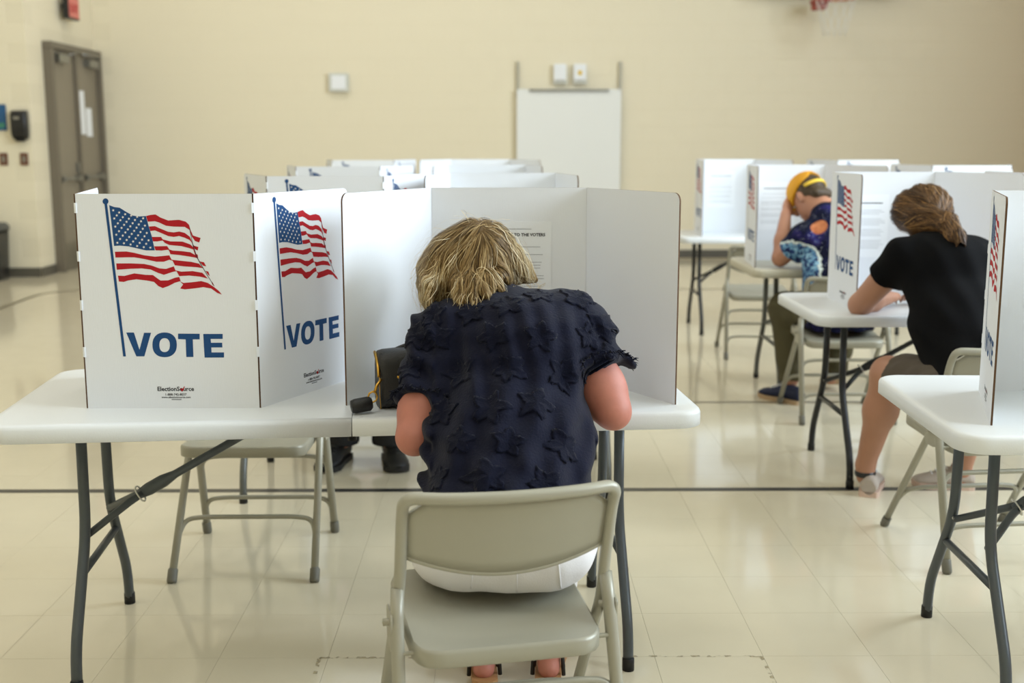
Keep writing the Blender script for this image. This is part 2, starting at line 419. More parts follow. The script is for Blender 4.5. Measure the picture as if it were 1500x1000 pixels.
# basketball hoop on the back wall
pr = W(1224, 8, 13.95)
M_rim = mat('hoop_orange', (196, 92, 46), .45)
t = thing('basketball_hoop', 'orange basketball rim with white net and red padded bracket on far wall', 'hoop', (pr.x, 13.95, 3.06))
c = MB(); R = .228; c.tube([(R * math.cos(k * math.pi / 16), R * math.sin(k * math.pi / 16), 0) for k in range(33)], .010, 8, cap=False); c.obj('rim', M_rim, t)
c = MB(); c.box((-.1, .34, -.03), (.13, .24, .12)); c.box((-.1, .3, .0), (.17, .3, .03)); c.obj('bracket', mat('bracket_red', (160, 52, 40), .5), t)
c = MB(); c.box((0, .5, .64), (1.83, .04, 1.07)); c.obj('backboard', M_paper, t)
for s in (-1, 1): c = MB(); c.box((s * .4, .62, .65), (.06, .24, .06)); c.obj('wall_mount', M_steel, t)
c = MB()
for k in range(12):
    for sg in (-1, 1):
        pts = []
        for q in range(7):
            u = q / 6; rr = R * (1 - .45 * u); an = 2 * math.pi * (k + sg * u * 1.5) / 12
            pts.append((rr * math.cos(an), rr * math.sin(an), -.42 * u))
        c.tube(pts, .003, 4)
stuff(c.obj('net', M_wht, t))

# worn tape marks on the tiles
def residue(pts, lab):
    m = strip(pts, .011, .0007)
    mt = mat('worn_tape', (168, 156, 126), .6)
    if 'mixed' not in mt:
        mt['mixed'] = 1; nt = mt.node_tree; tc = nt.nodes['Texture Coordinate']; nz = nt.nodes.new('ShaderNodeTexNoise'); nz.inputs['Scale'].default_value = 34; nz.inputs['Detail'].default_value = 4
        nt.links.new(tc.outputs['Object'], nz.inputs['Vector']); rp = nt.nodes.new('ShaderNodeValToRGB'); rp.color_ramp.elements[0].position = .5; rp.color_ramp.elements[1].position = .62
        nt.links.new(nz.outputs[0], rp.inputs[0]); nt.links.new(rp.outputs[0], nt.nodes['Principled BSDF'].inputs['Alpha'])
    tag(m.obj('tape_residue', mt), lab, 'tape mark')
a1, a2, a3 = G(450, 1030), G(468, 963), G(640, 963)
residue([(a1.x, a1.y), (a2.x, a2.y)], 'faint worn tape mark running away along a tile seam left of the occupied chair')
residue([(a2.x, a2.y), (a3.x, a3.y)], 'faint worn tape mark running across left of the occupied chair')
a1, a2, a3 = G(915, 961), G(1115, 961), G(1135, 1000)
residue([(a1.x, a1.y), (a2.x, a2.y)], 'faint worn tape mark running across right of the occupied chair')
residue([(a2.x, a2.y), (a3.x, a3.y)], 'short worn tape mark running towards the front right of the occupied chair')

# ------------------------------------------------------------------ folding table
TL, TW, TZ = 1.83, 0.765, 0.74
@cached
def top_mesh(side, m):
    b = MB(); x0, x1 = (-TL / 2, -.0012) if side < 0 else (.0012, TL / 2)
    wh = (0, 1, 1, 0) if side < 0 else (1, 0, 0, 1)
    rings = []
    for (z, ins) in ((TZ - .046, .004), (TZ - .044, 0), (TZ - .012, 0), (TZ - .0045, .003), (TZ - .001, .009), (TZ, .02)):
        xa = x0 + (ins if side < 0 else 0); xb = x1 - (ins if side > 0 else 0)
        rings.append([Vector((x, y, z)) for (x, y) in rrect(xa, xb, -TW / 2 + ins, TW / 2 - ins, .07 - ins * .5, 7, wh)])
    b.loft(rings)
    return b.mesh('tabletop_half', m)
@cached
def tleg_mesh(sx, sy, m):
    b = MB(); x = sx * .735
    b.tube(fillet([(x, sy * .125, TZ - .046), (x, sy * .135, .385), (x, sy * .30, .115), (x, sy * .31, .0)], .07, 5), .0145, 12)
    return b.mesh('leg', m)
@cached
def tcap_mesh(sx, sy):
    b = MB(); b.lathe([(0, 0), (.0165, 0), (.0165, .034), (.015, .036)], (sx * .735, sy * .31, 0), n=12); return b.mesh('foot_cap', M_rubber)
@cached
def tcross_mesh(sx, m):
    b = MB(); x = sx * .735
    b.tube([(x, -.195, .285), (x, .195, .285)], .011, 8)
    return b.mesh('crossbar', m)
@cached
def tbrace_mesh(sx, m):
    b = MB(); j = Vector((sx * .60, 0, .455))
    for sy in (-1, 1): b.tube([(sx * .735, sy * .125, .37), (sx * .64, sy * .03, .432), j], [.010, .011, .011], 8)
    d = (Vector((sx * .18, 0, TZ - .05)) - j)
    b.tube([j - d * .06, j + d * .02, j + d * .12, j + d * .2, j + d], [.012, .019, .019, .012, .011], 8)
    return b.mesh('brace', m)
@cached
def tring_mesh(sx):
    b = MB(); c = Vector((sx * .615, 0, .447)); ax = Vector((-sx * .86, 0, .5)).normalized(); u = Vector((0, 1, 0)); w = ax.cross(u)
    b.tube([c + (u * math.cos(k * math.pi / 8) * .026 + w * math.sin(k * math.pi / 8) * .024) for k in range(17)], .0025, 6, cap=False)
    return b.mesh('brace_ring', M_screw)
@cached
def tscrew_mesh(sx, sy):
    b = MB(); b.lathe([(0, -.016), (.006, -.0155), (.006, .0155), (0, .016)], (sx * .735, sy * .133, .372), (0, 1, 0), 10)
    return b.mesh('pivot_screw', M_screw)
def folding_table(x, y, rz, label, mt=M_top, ml=M_leg):
    t = thing('folding_table', label, 'table', (x, y, 0), rz, 'folding tables')
    for s in (-1, 1):
        link('tabletop_half', top_mesh(s, mt), t)
        for sy in (-1, 1):
            l = link('leg', tleg_mesh(s, sy, ml), t); link('foot_cap', tcap_mesh(s, sy), l); link('pivot_screw', tscrew_mesh(s, sy), l)
        link('crossbar', tcross_mesh(s, ml), t); br = link('brace', tbrace_mesh(s, ml), t); link('brace_ring', tring_mesh(s), br)
    hb = MB(); hb.box((0, 0, TZ - .06), (.12, .6, .012)); hb.tube([(0, -.372, TZ - .05), (0, -.36, TZ - .05)], .016, 8); link('fold_hinge', hinge_me(), t)
    return t
@cached
def hinge_me():
    b = MB(); b.box((0, 0, TZ - .054), (.1, .56, .012)); b.tube([(0, -.380, TZ - .049), (0, -.34, TZ - .049)], .008, 8); b.box((0, -.365, TZ - .052), (.022, .03, .01))
    return b.mesh('fold_hinge', M_rubber)
R_ = math.radians
folding_table(-.413, 3.275, R_(5), 'white folding table with grey legs, bearing a handbag and two voting booths')
folding_table(-.31, 4.88, R_(1), 'white folding table directly behind the handbag table', ml=M_leg3)
folding_table(-.45, 6.68, 0, 'white folding table two tables behind the handbag table', ml=M_leg3)
folding_table(-.50, 8.92, 0, 'white folding table next to the white panel wall, third behind the handbag table', ml=M_leg3)
folding_table(2.022, 3.055, R_(-2), 'white folding table with grey legs behind the black-shirted woman, no voter at it')
folding_table(2.191, 5.045, 0, 'white folding table with black legs where the black-shirted woman leans', ml=M_leg2)
folding_table(2.300, 6.77, 0, 'dull beige folding table where the yellow-capped man leans', mt=M_top2, ml=M_leg3)
folding_table(2.235, 9.00, 0, 'white folding table with black legs farthest along the capped man\'s row', ml=M_leg2)

# ------------------------------------------------------------------ folding chair
@cached
def chair_meshes():
    out = []
    def put(n, b, m): out.append((n, b.mesh(n, m), None))
    b = MB()
    half = [(.234, .24, .004), (.222, -.085, .47), (.217, -.115, .55), (.217, -.165, .70)]
    path = [Vector(p) for p in half] + [Vector((.217, -.195, .745)), Vector((-.217, -.195, .745))] + [Vector((-p[0], p[1], p[2])) for p in half[::-1]]
    pth = fillet(path, .055, 7)
    # bow the top bar gently backwards
    pth = [Vector((p.x, p.y - (.03 * (1 - (p.x / .2) ** 2) if p.z > .72 and abs(p.x) < .2 else 0), p.z)) for p in pth]
    # subdivide the straight top run
    P2 = []
    for i in range(len(pth) - 1):
        P2.append(pth[i])
        if (pth[i + 1] - pth[i]).length > .15 and pth[i].z > .7:
            for k in range(1, 9):
                q = pth[i].lerp(pth[i + 1], k / 9); q.y -= .03 * (1 - (q.x / .2) ** 2) * (1 if abs(q.x) < .2 else 0); P2.append(q)
    P2.append(pth[-1])
    b.tube(P2, .0127, 10); put('back_frame', b, M_chair)
    for s in (-1, 1):
        b = MB(); b.tube([(s * .222, -.108, .53), (s * .226, -.125, .47), (s * .236, -.27, .004)], [.0145, .0145, .0135], 10); put('rear_leg', b, M_chair)
        b = MB(); b.prism(rrect(-.05, .03, .40, .485, .02, 4), .004, y0=0); bb = MB()
        bb.v = [(s * .236, v[0] - .09, v[2]) if v[1] == 0 else (s * .240, v[0] - .09, v[2]) for v in b.v]; bb.f = b.f; bb.m = b.m; bb.sm = b.sm
        bb.lathe([(0, -.012), (.008, -.01), (.008, .03), (0, .032)], (s * .222, -.10, .455), (s, 0, 0), 10)
        put('hinge_bracket', bb, M_chair)
    # seat: dished pan with deep rolled lip
    b = MB(); nx, ny = 18, 16
    def seat_pt(u, v, drop):
        y = -.19 + v * .39; w = .193 + .009 * v; x = u * w
        # round the corners
        r = .055; ex = abs(x) - (w - r); ey = max(abs(v - .5) * .39 - (.195 - r), 0)
        if ex > 0 and ey > 0:
            l = math.hypot(ex, ey)
            m = max(ex, ey)
            x = math.copysign(w - r + ex * m / l, x); y = .005 + math.copysign(.195 - r + ey * m / l, v - .5)
        z = .422 + .03 * v - .012 * (1 - u * u) * math.sin(math.pi * min(max(v, 0), 1))
        return Vector((x, y, z))
    grid = [[seat_pt(-1 + 2 * i / nx, j / ny, 0) for i in range(nx + 1)] for j in range(ny + 1)]
    vs = [p for row in grid for p in row]
    b.add(vs, [(j * (nx + 1) + i, j * (nx + 1) + i + 1, (j + 1) * (nx + 1) + i + 1, (j + 1) * (nx + 1) + i) for j in range(ny) for i in range(nx)], 0, True)
    loop = [grid[0][i] for i in range(nx)] + [grid[j][nx] for j in range(ny)] + [grid[ny][i] for i in range(nx, 0, -1)] + [grid[j][0] for j in range(ny, 0, -1)]
    c0 = Vector((0, .005, 0))
    def off(p, d, z): 
        h = Vector((p.x, p.y - .005, 0)); return Vector((p.x, p.y, p.z + z)) + h.normalized() * d
    rings = [loop, [off(p, .004, -.002) for p in loop], [off(p, .007, -.008) for p in loop], [off(p, .007, -.034) for p in loop], [off(p, .003, -.038) for p in loop]]
    b.loft(rings, cap=False)
    b.f.append(list(range(len(b.v) - len(loop), len(b.v)))); b.m.append(0); b.sm.append(False)
    for s in (-1, 1): b.lathe([(.005, 0), (.005, .042)], (s * .19, -.15, .405), (s, 0, 0), 8)
    put('seat', b, M_chair)
    # backrest: curved sheet between the tubes, lower edge bowed
    b = MB(); nx, ny = 20, 6; F0 = []; B0 = []
    for j in range(ny + 1):
        for i in range(nx + 1):
            u = -1 + 2 * i / nx; x = u * .209
            zb = .606 - .046 * (1 - u * u) ; zt = .738 - .035 * max(0, abs(u) - .8) / .2; z = zb + (zt - zb) * j / ny
            y = -.112 - (z - .56) * .36 - .032 * (1 - u * u)
            F0.append(Vector((x, y + .006, z))); B0.append(Vector((x, y - .006, z)))
    n = nx + 1
    Fq = [(j * n + i, j * n + i + 1, (j + 1) * n + i + 1, (j + 1) * n + i) for j in range(ny) for i in range(nx)]
    b.add(F0, Fq, 0, True); b.add(B0, [f[::-1] for f in Fq], 0, True)
    k = len(F0); edge = [i for i in range(n)] + [j * n + nx for j in range(1, ny + 1)] + [ny * n + i for i in range(nx - 1, -1, -1)] + [j * n for j in range(ny - 1, 0, -1)]
    for a_, b_ in zip(edge, edge[1:] + edge[:1]): b.f.append([a_, b_, k + b_, k + a_]); b.m.append(0); b.sm.append(False)
    # rolled lower bead
    b.tube([F0[i] - Vector((0, .006, 0)) for i in range(n)], .0075, 8)
    put('backrest', b, M_chair)
    def legpt(front, z, s):
        if front: t = z / .47; return Vector((s * (.234 - .012 * t), .24 - .325 * t, z))
        t = z / .47; return Vector((s * (.236 - .009 * t), -.27 + .145 * t, z))
    for (fr_, z) in ((True, .185), (False, .15), (False, .32)):
        a0 = legpt(fr_, z - .06, -1); a1 = legpt(fr_, z - .06, 1); c0 = legpt(fr_, z, -1); c1 = legpt(fr_, z, 1)
        pts = fillet([a0, c0 + Vector((.016, 0, -.008)), c0 + Vector((.075, 0, 0)), c1 - Vector((.075, 0, 0)), c1 - Vector((.016, 0, .008)), a1], .05, 6)
        b = MB(); b.tube(pts, .0085, 8); put('stretcher', b, M_chair)
    for fr_ in (True, False):
        for s in (-1, 1):
            p0 = legpt(fr_, .0, s); p1 = legpt(fr_, .05, s); b = MB(); ax = (p1 - p0).normalized()
            b.lathe([(0, 0), (.014, .001), (.0165, .008), (.0165, .045), (.0135, .05)], (p0.x, p0.y, 0), (0, ax.y, ax.z), 10)
            put('foot_cap', b, mat('grey_foot_cap', (110, 108, 98), .6))
    return out
def folding_chair(x, y, rz, label):
    t = thing('folding_chair', label, 'chair', (x, y, 0), rz, 'grey folding chairs')
    for (n, me, _) in chair_meshes(): link(n, me, t)
    return t
C1P = (-.02, 2.44, R_(12))
folding_chair(*C1P, 'grey metal folding chair under the blonde woman in navy')
folding_chair(-.855, 3.925, R_(180.5), 'empty grey folding chair tucked behind the handbag table')
C3P = (1.703, 4.04, R_(5.9))
folding_chair(*C3P, 'grey folding chair under the black-shirted woman')
C4P = (1.775, 6.12, R_(0))
folding_chair(*C4P, 'grey folding chair under the man in the yellow cap')
folding_chair(1.745, 7.945, R_(-3), 'empty grey folding chair beyond the capped man\'s table')
C6P = (-.615, 5.76, R_(180))
folding_chair(*C6P, 'grey folding chair under the voter in black shoes')

# ------------------------------------------------------------------ voting booth
BW, BH, BT, WW = .45, .56, .005, .43
def px2panel(x, y):
    v = (y - 284) / 312 * BH
    xl = 112 + 18 * (y - 284) / 310; w = 257 - 7 * (y - 284) / 310
    return ((x - xl) / w * BW, BH - v)
def c1(p): return px2panel(145 + p[0] / 6.253, 280 + p[1] / 6.25)
def c2(p): return px2panel(170 + p[0] / 7.694, 470 + p[1] / 7.69)
STRIPES = [
 [(440,222),(480,212),(525,208),(570,235),(640,262),(700,258),(740,256),(800,272),(830,300),(845,350),(865,395),(935,418),(922,458),(885,445),(855,405),(835,345),(790,318),(690,316),(620,308),(560,280),(520,268),(455,272)],
 [(465,315),(520,312),(560,330),(640,362),(690,368),(740,360),(790,372),(835,405),(850,435),(865,485),(915,498),(908,530),(880,515),(855,460),(835,435),(790,415),(740,400),(690,408),(640,400),(570,370),(520,350),(478,355)],
 [(492,408),(575,408),(590,430),(660,448),(770,450),(840,475),(868,500),(885,555),(908,568),(912,600),(890,585),(868,520),(830,508),(760,490),(650,480),(610,462),(590,440),(540,448),(502,448)],
 [(512,492),(630,490),(650,520),(680,530),(760,535),(840,545),(885,570),(910,600),(880,592),(820,582),(740,570),(660,562),(650,535),(640,522),(580,530),(525,528)],
 [(925,628),(965,635),(985,672),(955,665)],
 [(155,540),(260,538),(330,550),(420,572),(520,585),(650,573),(670,612),(720,618),(850,632),(920,648),(955,688),(900,680),(780,672),(700,662),(680,622),(650,612),(600,630),(530,630),(420,605),(330,590),(260,590),(160,592)],
 [(978,712),(1005,720),(1018,762),(1000,745)],
 [(167,645),(300,645),(420,650),(490,665),(560,690),(620,695),(690,672),(705,708),(760,720),(860,715),(950,730),(1000,782),(930,765),(830,755),(740,760),(715,715),(680,722),(600,748),(545,730),(480,700),(400,690),(300,693),(172,702)],
 [(1030,805),(1045,820),(1062,855),(1040,835)],
 [(182,755),(240,758),(330,735),(430,748),(500,750),(540,780),(570,800),(640,798),(700,775),(740,768),(752,805),(700,820),(640,850),(590,868),(550,850),(510,812),(460,802),(350,788),(270,800),(235,812),(190,808)],
 [(745,805),(778,822),(860,815),(940,805),(1000,822),(1060,862),(1100,895),(1128,928),(1085,912),(1030,872),(960,860),(870,872),(790,880),(748,872),(775,835)]]
FOLD = [(838,330),(850,400),(870,490),(905,590),(950,670),(1000,755),(1060,850),(1056,852),(994,755),(944,672),(898,592),(864,490),(846,400),(832,330)]
CANTON = [(105,125),(150,142),(200,148),(260,185),(320,218),(380,226),(438,222),(462,310),(490,400),(518,528),(440,528),(380,515),(280,492),(200,485),(148,488),(130,330)]
@cached
def print_meshes():
    def flat(b, poly, mi, y=0.0):
        b.add([(p[0], y, p[1]) for p in poly], [tuple(range(len(poly)))], mi)
    b = MB()
    for s in STRIPES: flat(b, [c1(p) for p in s], 0)
    flat(b, [c1(p) for p in FOLD], 3, -.0001)
    flat(b, [c1(p) for p in CANTON], 1, -.00005)
    TLc, TRc, BRc, BLc = (112, 142), (436, 232), (512, 520), (150, 478)
    for r in range(9):
        for k in range(6 if r % 2 == 0 else 5):
            u = (k + (.5 if r % 2 == 0 else 1)) / 6; v = (r + .5) / 9
            x = (TLc[0] * (1 - u) + TRc[0] * u) * (1 - v) + (BLc[0] * (1 - u) + BRc[0] * u) * v
            y = (TLc[1] * (1 - u) + TRc[1] * u) * (1 - v) + (BLc[1] * (1 - u) + BRc[1] * u) * v
            y += 10 * math.sin(u * math.pi * 2) * (v - .3) * -1 + 8 * math.sin(u * math.pi) * (1 - v)
            pts = []
            for q in range(10):
                rr = 13.5 if q % 2 == 0 else 5.6; an = -math.pi / 2 + q * math.pi / 5 - .3
                pts.append((x + rr * math.cos(an), y + rr * math.sin(an)))
            flat(b, [c1(p) for p in pts], 2, -.00012)
    # pole with ball finial
    pole = [px2panel(154.9, 298), px2panel(158.7, 298), px2panel(185.3, 518.8), px2panel(181.4, 518.8)]
    flat(b, pole, 1, -.00015); flat(b, [c1((72 + 27 * math.cos(k * .449), 92 + 27 * math.sin(k * .449))) for k in range(14)], 1, -.0002)
    flag = b.mesh('flag_print', [M_red, M_blue, M_wht, M_ink], False)
    b = MB()
    flat(b, [c2(p) for p in [(122,105),(208,105),(270,300),(322,108),(400,108),(325,375),(235,375)]], 0)
    flat(b, [c2(p) for p in [(703,118),(945,120),(945,183),(868,183),(875,383),(795,383),(788,183),(703,180)]], 0)
    flat(b, [c2(p) for p in [(985,122),(1203,122),(1203,178),(1068,178),(1072,222),(1197,222),(1200,275),(1075,275),(1078,332),(1218,332),(1218,390),(1000,390)]], 0)
    o = []; i = []
    for k in range(32):
        a = 2 * math.pi * k / 32; ca, sa = math.cos(a), math.sin(a); e = .88
        f = lambda t: math.copysign(abs(t) ** e, t)
        p = c2((552 + 137 * f(ca), 245 + 140 * f(sa))); q = c2((552 + 59 * f(ca), 248 + 79 * f(sa))); o.append((p[0], 0, p[1])); i.append((q[0], 0, q[1]))
    b.add(o + i, [(k, (k + 1) % 32, 32 + (k + 1) % 32, 32 + k) for k in range(32)], 0)
    vote = b.mesh('vote_lettering', M_blue, False)
    b = MB(); cx, _ = c2((676, 750))
    def tx(s, w, yc, mi, bold):
        vs, fs = text_geo(s, w, .01, bold); h0 = c2((676, yc))[1]; b.add([(cx + v[0], 0, h0 + v[1]) for v in vs], fs, mi)
    tx('ElectionSource', .0955, 770, 0, .025); tx('1-888-742-8037', .055, 824, 0, .02); tx('www.electionsource.com', .076, 853, 0, .02)
    flat(b, [c2(p) for p in [(630, 866), (740, 866), (740, 873), (630, 873)]], 0)
    flat(b, [c2(p) for p in [(728, 742), (742, 738), (750, 752), (770, 718), (778, 722), (756, 776), (740, 776)]], 1, -.0002)
    logo = b.mesh('maker_lettering', [M_ink, M_red], False)
    for me in (flag, vote, logo):
        # print faces outwards (-y)
        bm = bmesh.new(); bm.from_mesh(me)
        for f in bm.faces:
            f.normal_update()
            if f.normal.y > 0: f.normal_flip()
        bm.to_mesh(me); bm.free()
    return flag, vote, logo
@cached
def panel_mesh(kind):
    b = MB()
    if kind == 'c': poly = [(0, 0), (BW, 0), (BW, BH), (0, BH)]
    elif kind == 'r': poly = rrect(0, WW, 0, BH, .022, 5, (1, 0, 0, 0))
    else: poly = rrect(-WW, 0, 0, BH, .022, 5, (0, 1, 0, 0))
    b.prism(poly, BT, 0, side=1)
    return b.mesh('panel', [M_card, M_cardedge])
@cached
def tab_mesh():
    b = MB(); b.box((0, .002, 0), (.0075, .0045, .026)); return b.mesh('fold_tab', M_card)
@cached
def sheet_mesh(head, full):
    b = MB(); w, h = .216, .28; b.box((0, 0, 0), (w, .0008, h))
    def ln(x0, x1, z, t=.0013, mi=2): b.add([(x0, .0009, z), (x1, .0009, z), (x1, .0009, z + t), (x0, .0009, z + t)], [(0, 1, 2, 3)], mi)
    if head:
        vs, fs = text_geo('INSTRUCTIONS TO THE VOTERS', .180, .012, .03); b.add([(-v[0], .0009, v[1] + .098) for v in vs], fs, 1)
        ln(-.05, .05, .118); z = .066
    else:
        ln(-.08, .08, .1, .004, 1); z = .07
    r = random.Random(3)
    while z > -.12:
        for q in range(r.choice((1, 2, 3)) + (2 if full else 0)):
            if z < -.125: break
            ln(-.094 + r.random() * .03, .092, z); z -= .0085
        z -= .014
    return b.mesh('instruction_sheet', [M_paper, M_ink, M_grey_ink])
def booth(cx, cy, rz, dl, dr, label, sheet=None, prints='clr'):
    """origin at the outside foot of the centre panel; outside faces -y locally, wings fold towards +y.
    dl / dr: how far the free edge of each wing stands out sideways."""
    t = thing('voting_booth', label, 'voting booth', (cx, cy, TZ), rz, 'cardboard voting booths')
    fl, vo, lo = print_meshes()
    bl = math.acos(max(-1, min(1, dl / WW))); br = math.acos(max(-1, min(1, dr / WW)))
    P = {}
    P['c'] = link('center_panel', panel_mesh('c'), t, (-BW / 2, 0, 0))
    P['r'] = link('side_panel', panel_mesh('r'), t, (BW / 2 + .004, .001, 0), br)
    P['l'] = link('side_panel', panel_mesh('l'), t, (-BW / 2 - .004, .001, 0), -bl)
    for k, pn in P.items():
        ox = {'c': 0, 'r': .008, 'l': -WW - .012}[k]
        for n, me in (('flag_print', fl), ('vote_lettering', vo), ('maker_lettering', lo)): link(n, me, pn, (ox, -.0004, 0))
    for s, a in ((-1, -bl / 2), (1, br / 2)):
        for z in (.524, .40, .273, .15):
            link('fold_tab', tab_mesh(), t, (s * (BW / 2 + .002), -.0012, z), a)
    if sheet:
        s = link('instruction_sheet', sheet_mesh(*sheet[2:]), t, (sheet[0], BT + .001, sheet[1]))
    return t
PI = math.pi
T1a = R_(0)
booth(-.863, 3.025, 0, .085, .19, 'white cardboard voting booth with its printed back turned out on the handbag table')
# booths that open towards the seated voters on this side are turned round
booth(.022, 3.43, PI, .214, .208, 'open white voting booth around the blonde woman in navy', (-.015, .322, True, False))
booth(-.685, 4.60, 0, .17, .14, 'white voting booth with printed back, hiding the voter in black shoes')
booth(.005, 5.08, PI, .07, .08, 'open white voting booth behind the blonde woman\'s booth', (0, .34, False, False))
booth(-.885, 6.42, 0, .12, .15, 'white voting booth with printed back, two tables behind the handbag table')
booth(-.085, 6.87, PI, .08, .06, 'open white voting booth two tables behind the handbag table', (0, .34, False, False))
booth(-1.015, 8.72, 0, .10, .13, 'white voting booth with printed back, on the table next to the white panel wall')
booth(-.16, 9.15, PI, .22, .22, 'open white voting booth on the table next to the white panel wall', (0, .34, False, False))
booth(1.571, 3.225, PI, .02, .135, 'open white voting booth with its flag panel on the table behind the black-shirted woman', (0, .34, False, False))
booth(1.70, 5.255, PI, .25, .0, 'open white voting booth around the black-shirted woman', (.08, .32, False, True))
booth(2.47, 4.99, 0, .03, .15, 'white voting booth with printed back beside the black-shirted woman\'s booth')
booth(1.667, 6.93, PI, .26, .03, 'open white voting booth around the man in the yellow cap', (.05, .32, False, False))
booth(2.675, 6.72, 0, .1, .15, 'white voting booth with printed back beside the capped man\'s booth')
booth(1.725, 9.13, PI, .2, .015, 'open white voting booth with an instruction sheet, in front of the empty chair', (.03, .33, False, False))
booth(2.71, 8.75, 0, .12, .12, 'white voting booth with printed back, on the table beyond the empty chair')

# ------------------------------------------------------------------ people: implicit bodies meshed with surface nets
class Field:
    def __init__(s, lo, hi, h):
        s.h = h; s.lo = np.array(lo, float); s.n = np.ceil((np.array(hi, float) - s.lo) / h).astype(int) + 1
        s.F = np.full(tuple(s.n), 1.0, np.float32)
    def block(s, lo, hi):
        i0 = np.clip(np.floor((np.array(lo) - s.lo) / s.h).astype(int), 0, s.n - 1); i1 = np.clip(np.ceil((np.array(hi) - s.lo) / s.h).astype(int) + 1, 1, s.n)
        ax = [s.lo[k] + s.h * np.arange(i0[k], i1[k]) for k in range(3)]
        sl = tuple(slice(i0[k], i1[k]) for k in range(3))
        P = np.stack(np.meshgrid(*ax, indexing='ij'), -1).astype(np.float32)
        return sl, P
    def put(s, d, sl, k, sub=False):
        A = s.F[sl]
        if sub:
            s.F[sl] = np.maximum(A, -d); return
        if k <= 0: s.F[sl] = np.minimum(A, d); return
        hh = np.clip(.5 + .5 * (A - d) / k, 0, 1); s.F[sl] = A * (1 - hh) + d * hh - k * hh * (1 - hh)
    def cap(s, a, b, ra, rb=None, k=.03, flat=1.0, lat=None, clip=(), sub=False):
        a = np.array(a, float); b = np.array(b, float); rb = ra if rb is None else rb; m = max(ra, rb) + k + .02
        sl, P = s.block(np.minimum(a, b) - m, np.maximum(a, b) + m)
        ab = b - a; L2 = max(ab @ ab, 1e-9); q = P - a; t = np.clip((q @ ab) / L2, 0, 1)
        q = q - t[..., None] * ab; r = ra + (rb - ra) * t
        if flat != 1.0:
            ax = ab / math.sqrt(L2); lat_ = np.array(lat, float); lat_ = lat_ - ax * (lat_ @ ax); lat_ /= np.linalg.norm(lat_); dp = np.cross(ax, lat_)
            w = q @ dp; q = q + (w * (1 / flat - 1))[..., None] * dp
            d = np.sqrt((q * q).sum(-1)) - r; d = d * (.5 + .5 * flat)
        else: d = np.sqrt((q * q).sum(-1)) - r
        for (p0, n) in clip: d = np.maximum(d, (P - np.array(p0)) @ np.array(n))
        s.put(d, sl, k, sub)
    def ell(s, c, r, R=None, k=.03, clip=(), sub=False):
        c = np.array(c, float); r = np.array(r, float); m = r.max() + k + .02
        sl, P = s.block(c - m, c + m); q = P - c
        if R is not None: q = q @ np.array(R)
        k0 = np.sqrt(((q / r) ** 2).sum(-1)); k1 = np.sqrt(((q / (r * r)) ** 2).sum(-1)) + 1e-6
        d = k0 * (k0 - 1) / k1
        for (p0, n) in clip: d = np.maximum(d, (P - np.array(p0)) @ np.array(n))
        s.put(d, sl, k, sub)
    def disp(s, fn):
        sl, P = s.block(s.lo, s.lo + s.h * s.n); near = np.abs(s.F) < .05
        s.F[near] += fn(P[near[:P.shape[0], :P.shape[1], :P.shape[2]]]).astype(np.float32)
    def mesh(s, name, mats, smooth_it=1):
        F = s.F; n = F.shape; ins = F < 0
        c = [F[i:n[0] - 1 + i, j:n[1] - 1 + j, k:n[2] - 1 + k] for i in (0, 1) for j in (0, 1) for k in (0, 1)]
        ci = [v < 0 for v in c]; anyi = np.logical_or.reduce(ci); alli = np.logical_and.reduce(ci); act = anyi & ~alli
        idx = np.full(act.shape, -1, np.int64); cells = np.argwhere(act); idx[act] = np.arange(len(cells))
        vals = np.stack([v[act] for v in c], -1)
        off = np.array([(i, j, k) for i in (0, 1) for j in (0, 1) for k in (0, 1)], float)
        acc = np.zeros((len(cells), 3)); cnt = np.zeros(len(cells))
        for (e0, e1) in ((0, 1), (2, 3), (4, 5), (6, 7), (0, 2), (1, 3), (4, 6), (5, 7), (0, 4), (1, 5), (2, 6), (3, 7)):
            a_, b_ = vals[:, e0], vals[:, e1]; x = (a_ < 0) != (b_ < 0)
            t = np.where(x, a_ / np.where(x, a_ - b_, 1), 0)[:, None]
            acc += np.where(x[:, None], off[e0] + t * (off[e1] - off[e0]), 0); cnt += x
        V = s.lo + s.h * (cells + acc / cnt[:, None])
        Q = []
        for ax in range(3):
            o = [k for k in range(3) if k != ax]
            lo_ = [slice(None)] * 3; hi_ = [slice(None)] * 3; lo_[ax] = slice(0, n[ax] - 1); hi_[ax] = slice(1, n[ax])
            x = ins[tuple(lo_)] != ins[tuple(hi_)]; first = ins[tuple(lo_)]
            E = np.argwhere(x); E = E[(E[:, o[0]] > 0) & (E[:, o[1]] > 0) & (E[:, o[0]] < n[o[0]] - 1) & (E[:, o[1]] < n[o[1]] - 1)]
            if not len(E): continue
            d1 = np.zeros(3, int); d1[o[0]] = 1; d2 = np.zeros(3, int); d2[o[1]] = 1
            g_ = lambda A: idx[A[:, 0], A[:, 1], A[:, 2]]
            q = np.stack([g_(E - d1 - d2), g_(E - d2), g_(E), g_(E - d1)], -1)
            fl = first[E[:, 0], E[:, 1], E[:, 2]]
            if ax == 1: fl = ~fl
            q[~fl] = q[~fl][:, ::-1]; Q.append(q)
        Q = np.concatenate(Q); Q = Q[(Q >= 0).all(1)]
        for _ in range(smooth_it):   # light smoothing
            S = np.zeros_like(V); Cn = np.zeros(len(V))
            for a_, b_ in ((0, 1), (1, 2), (2, 3), (3, 0)):
                np.add.at(S, Q[:, a_], V[Q[:, b_]]); np.add.at(S, Q[:, b_], V[Q[:, a_]]); np.add.at(Cn, Q[:, a_], 1); np.add.at(Cn, Q[:, b_], 1)
            V = V * .5 + .5 * S / np.maximum(Cn, 1)[:, None]
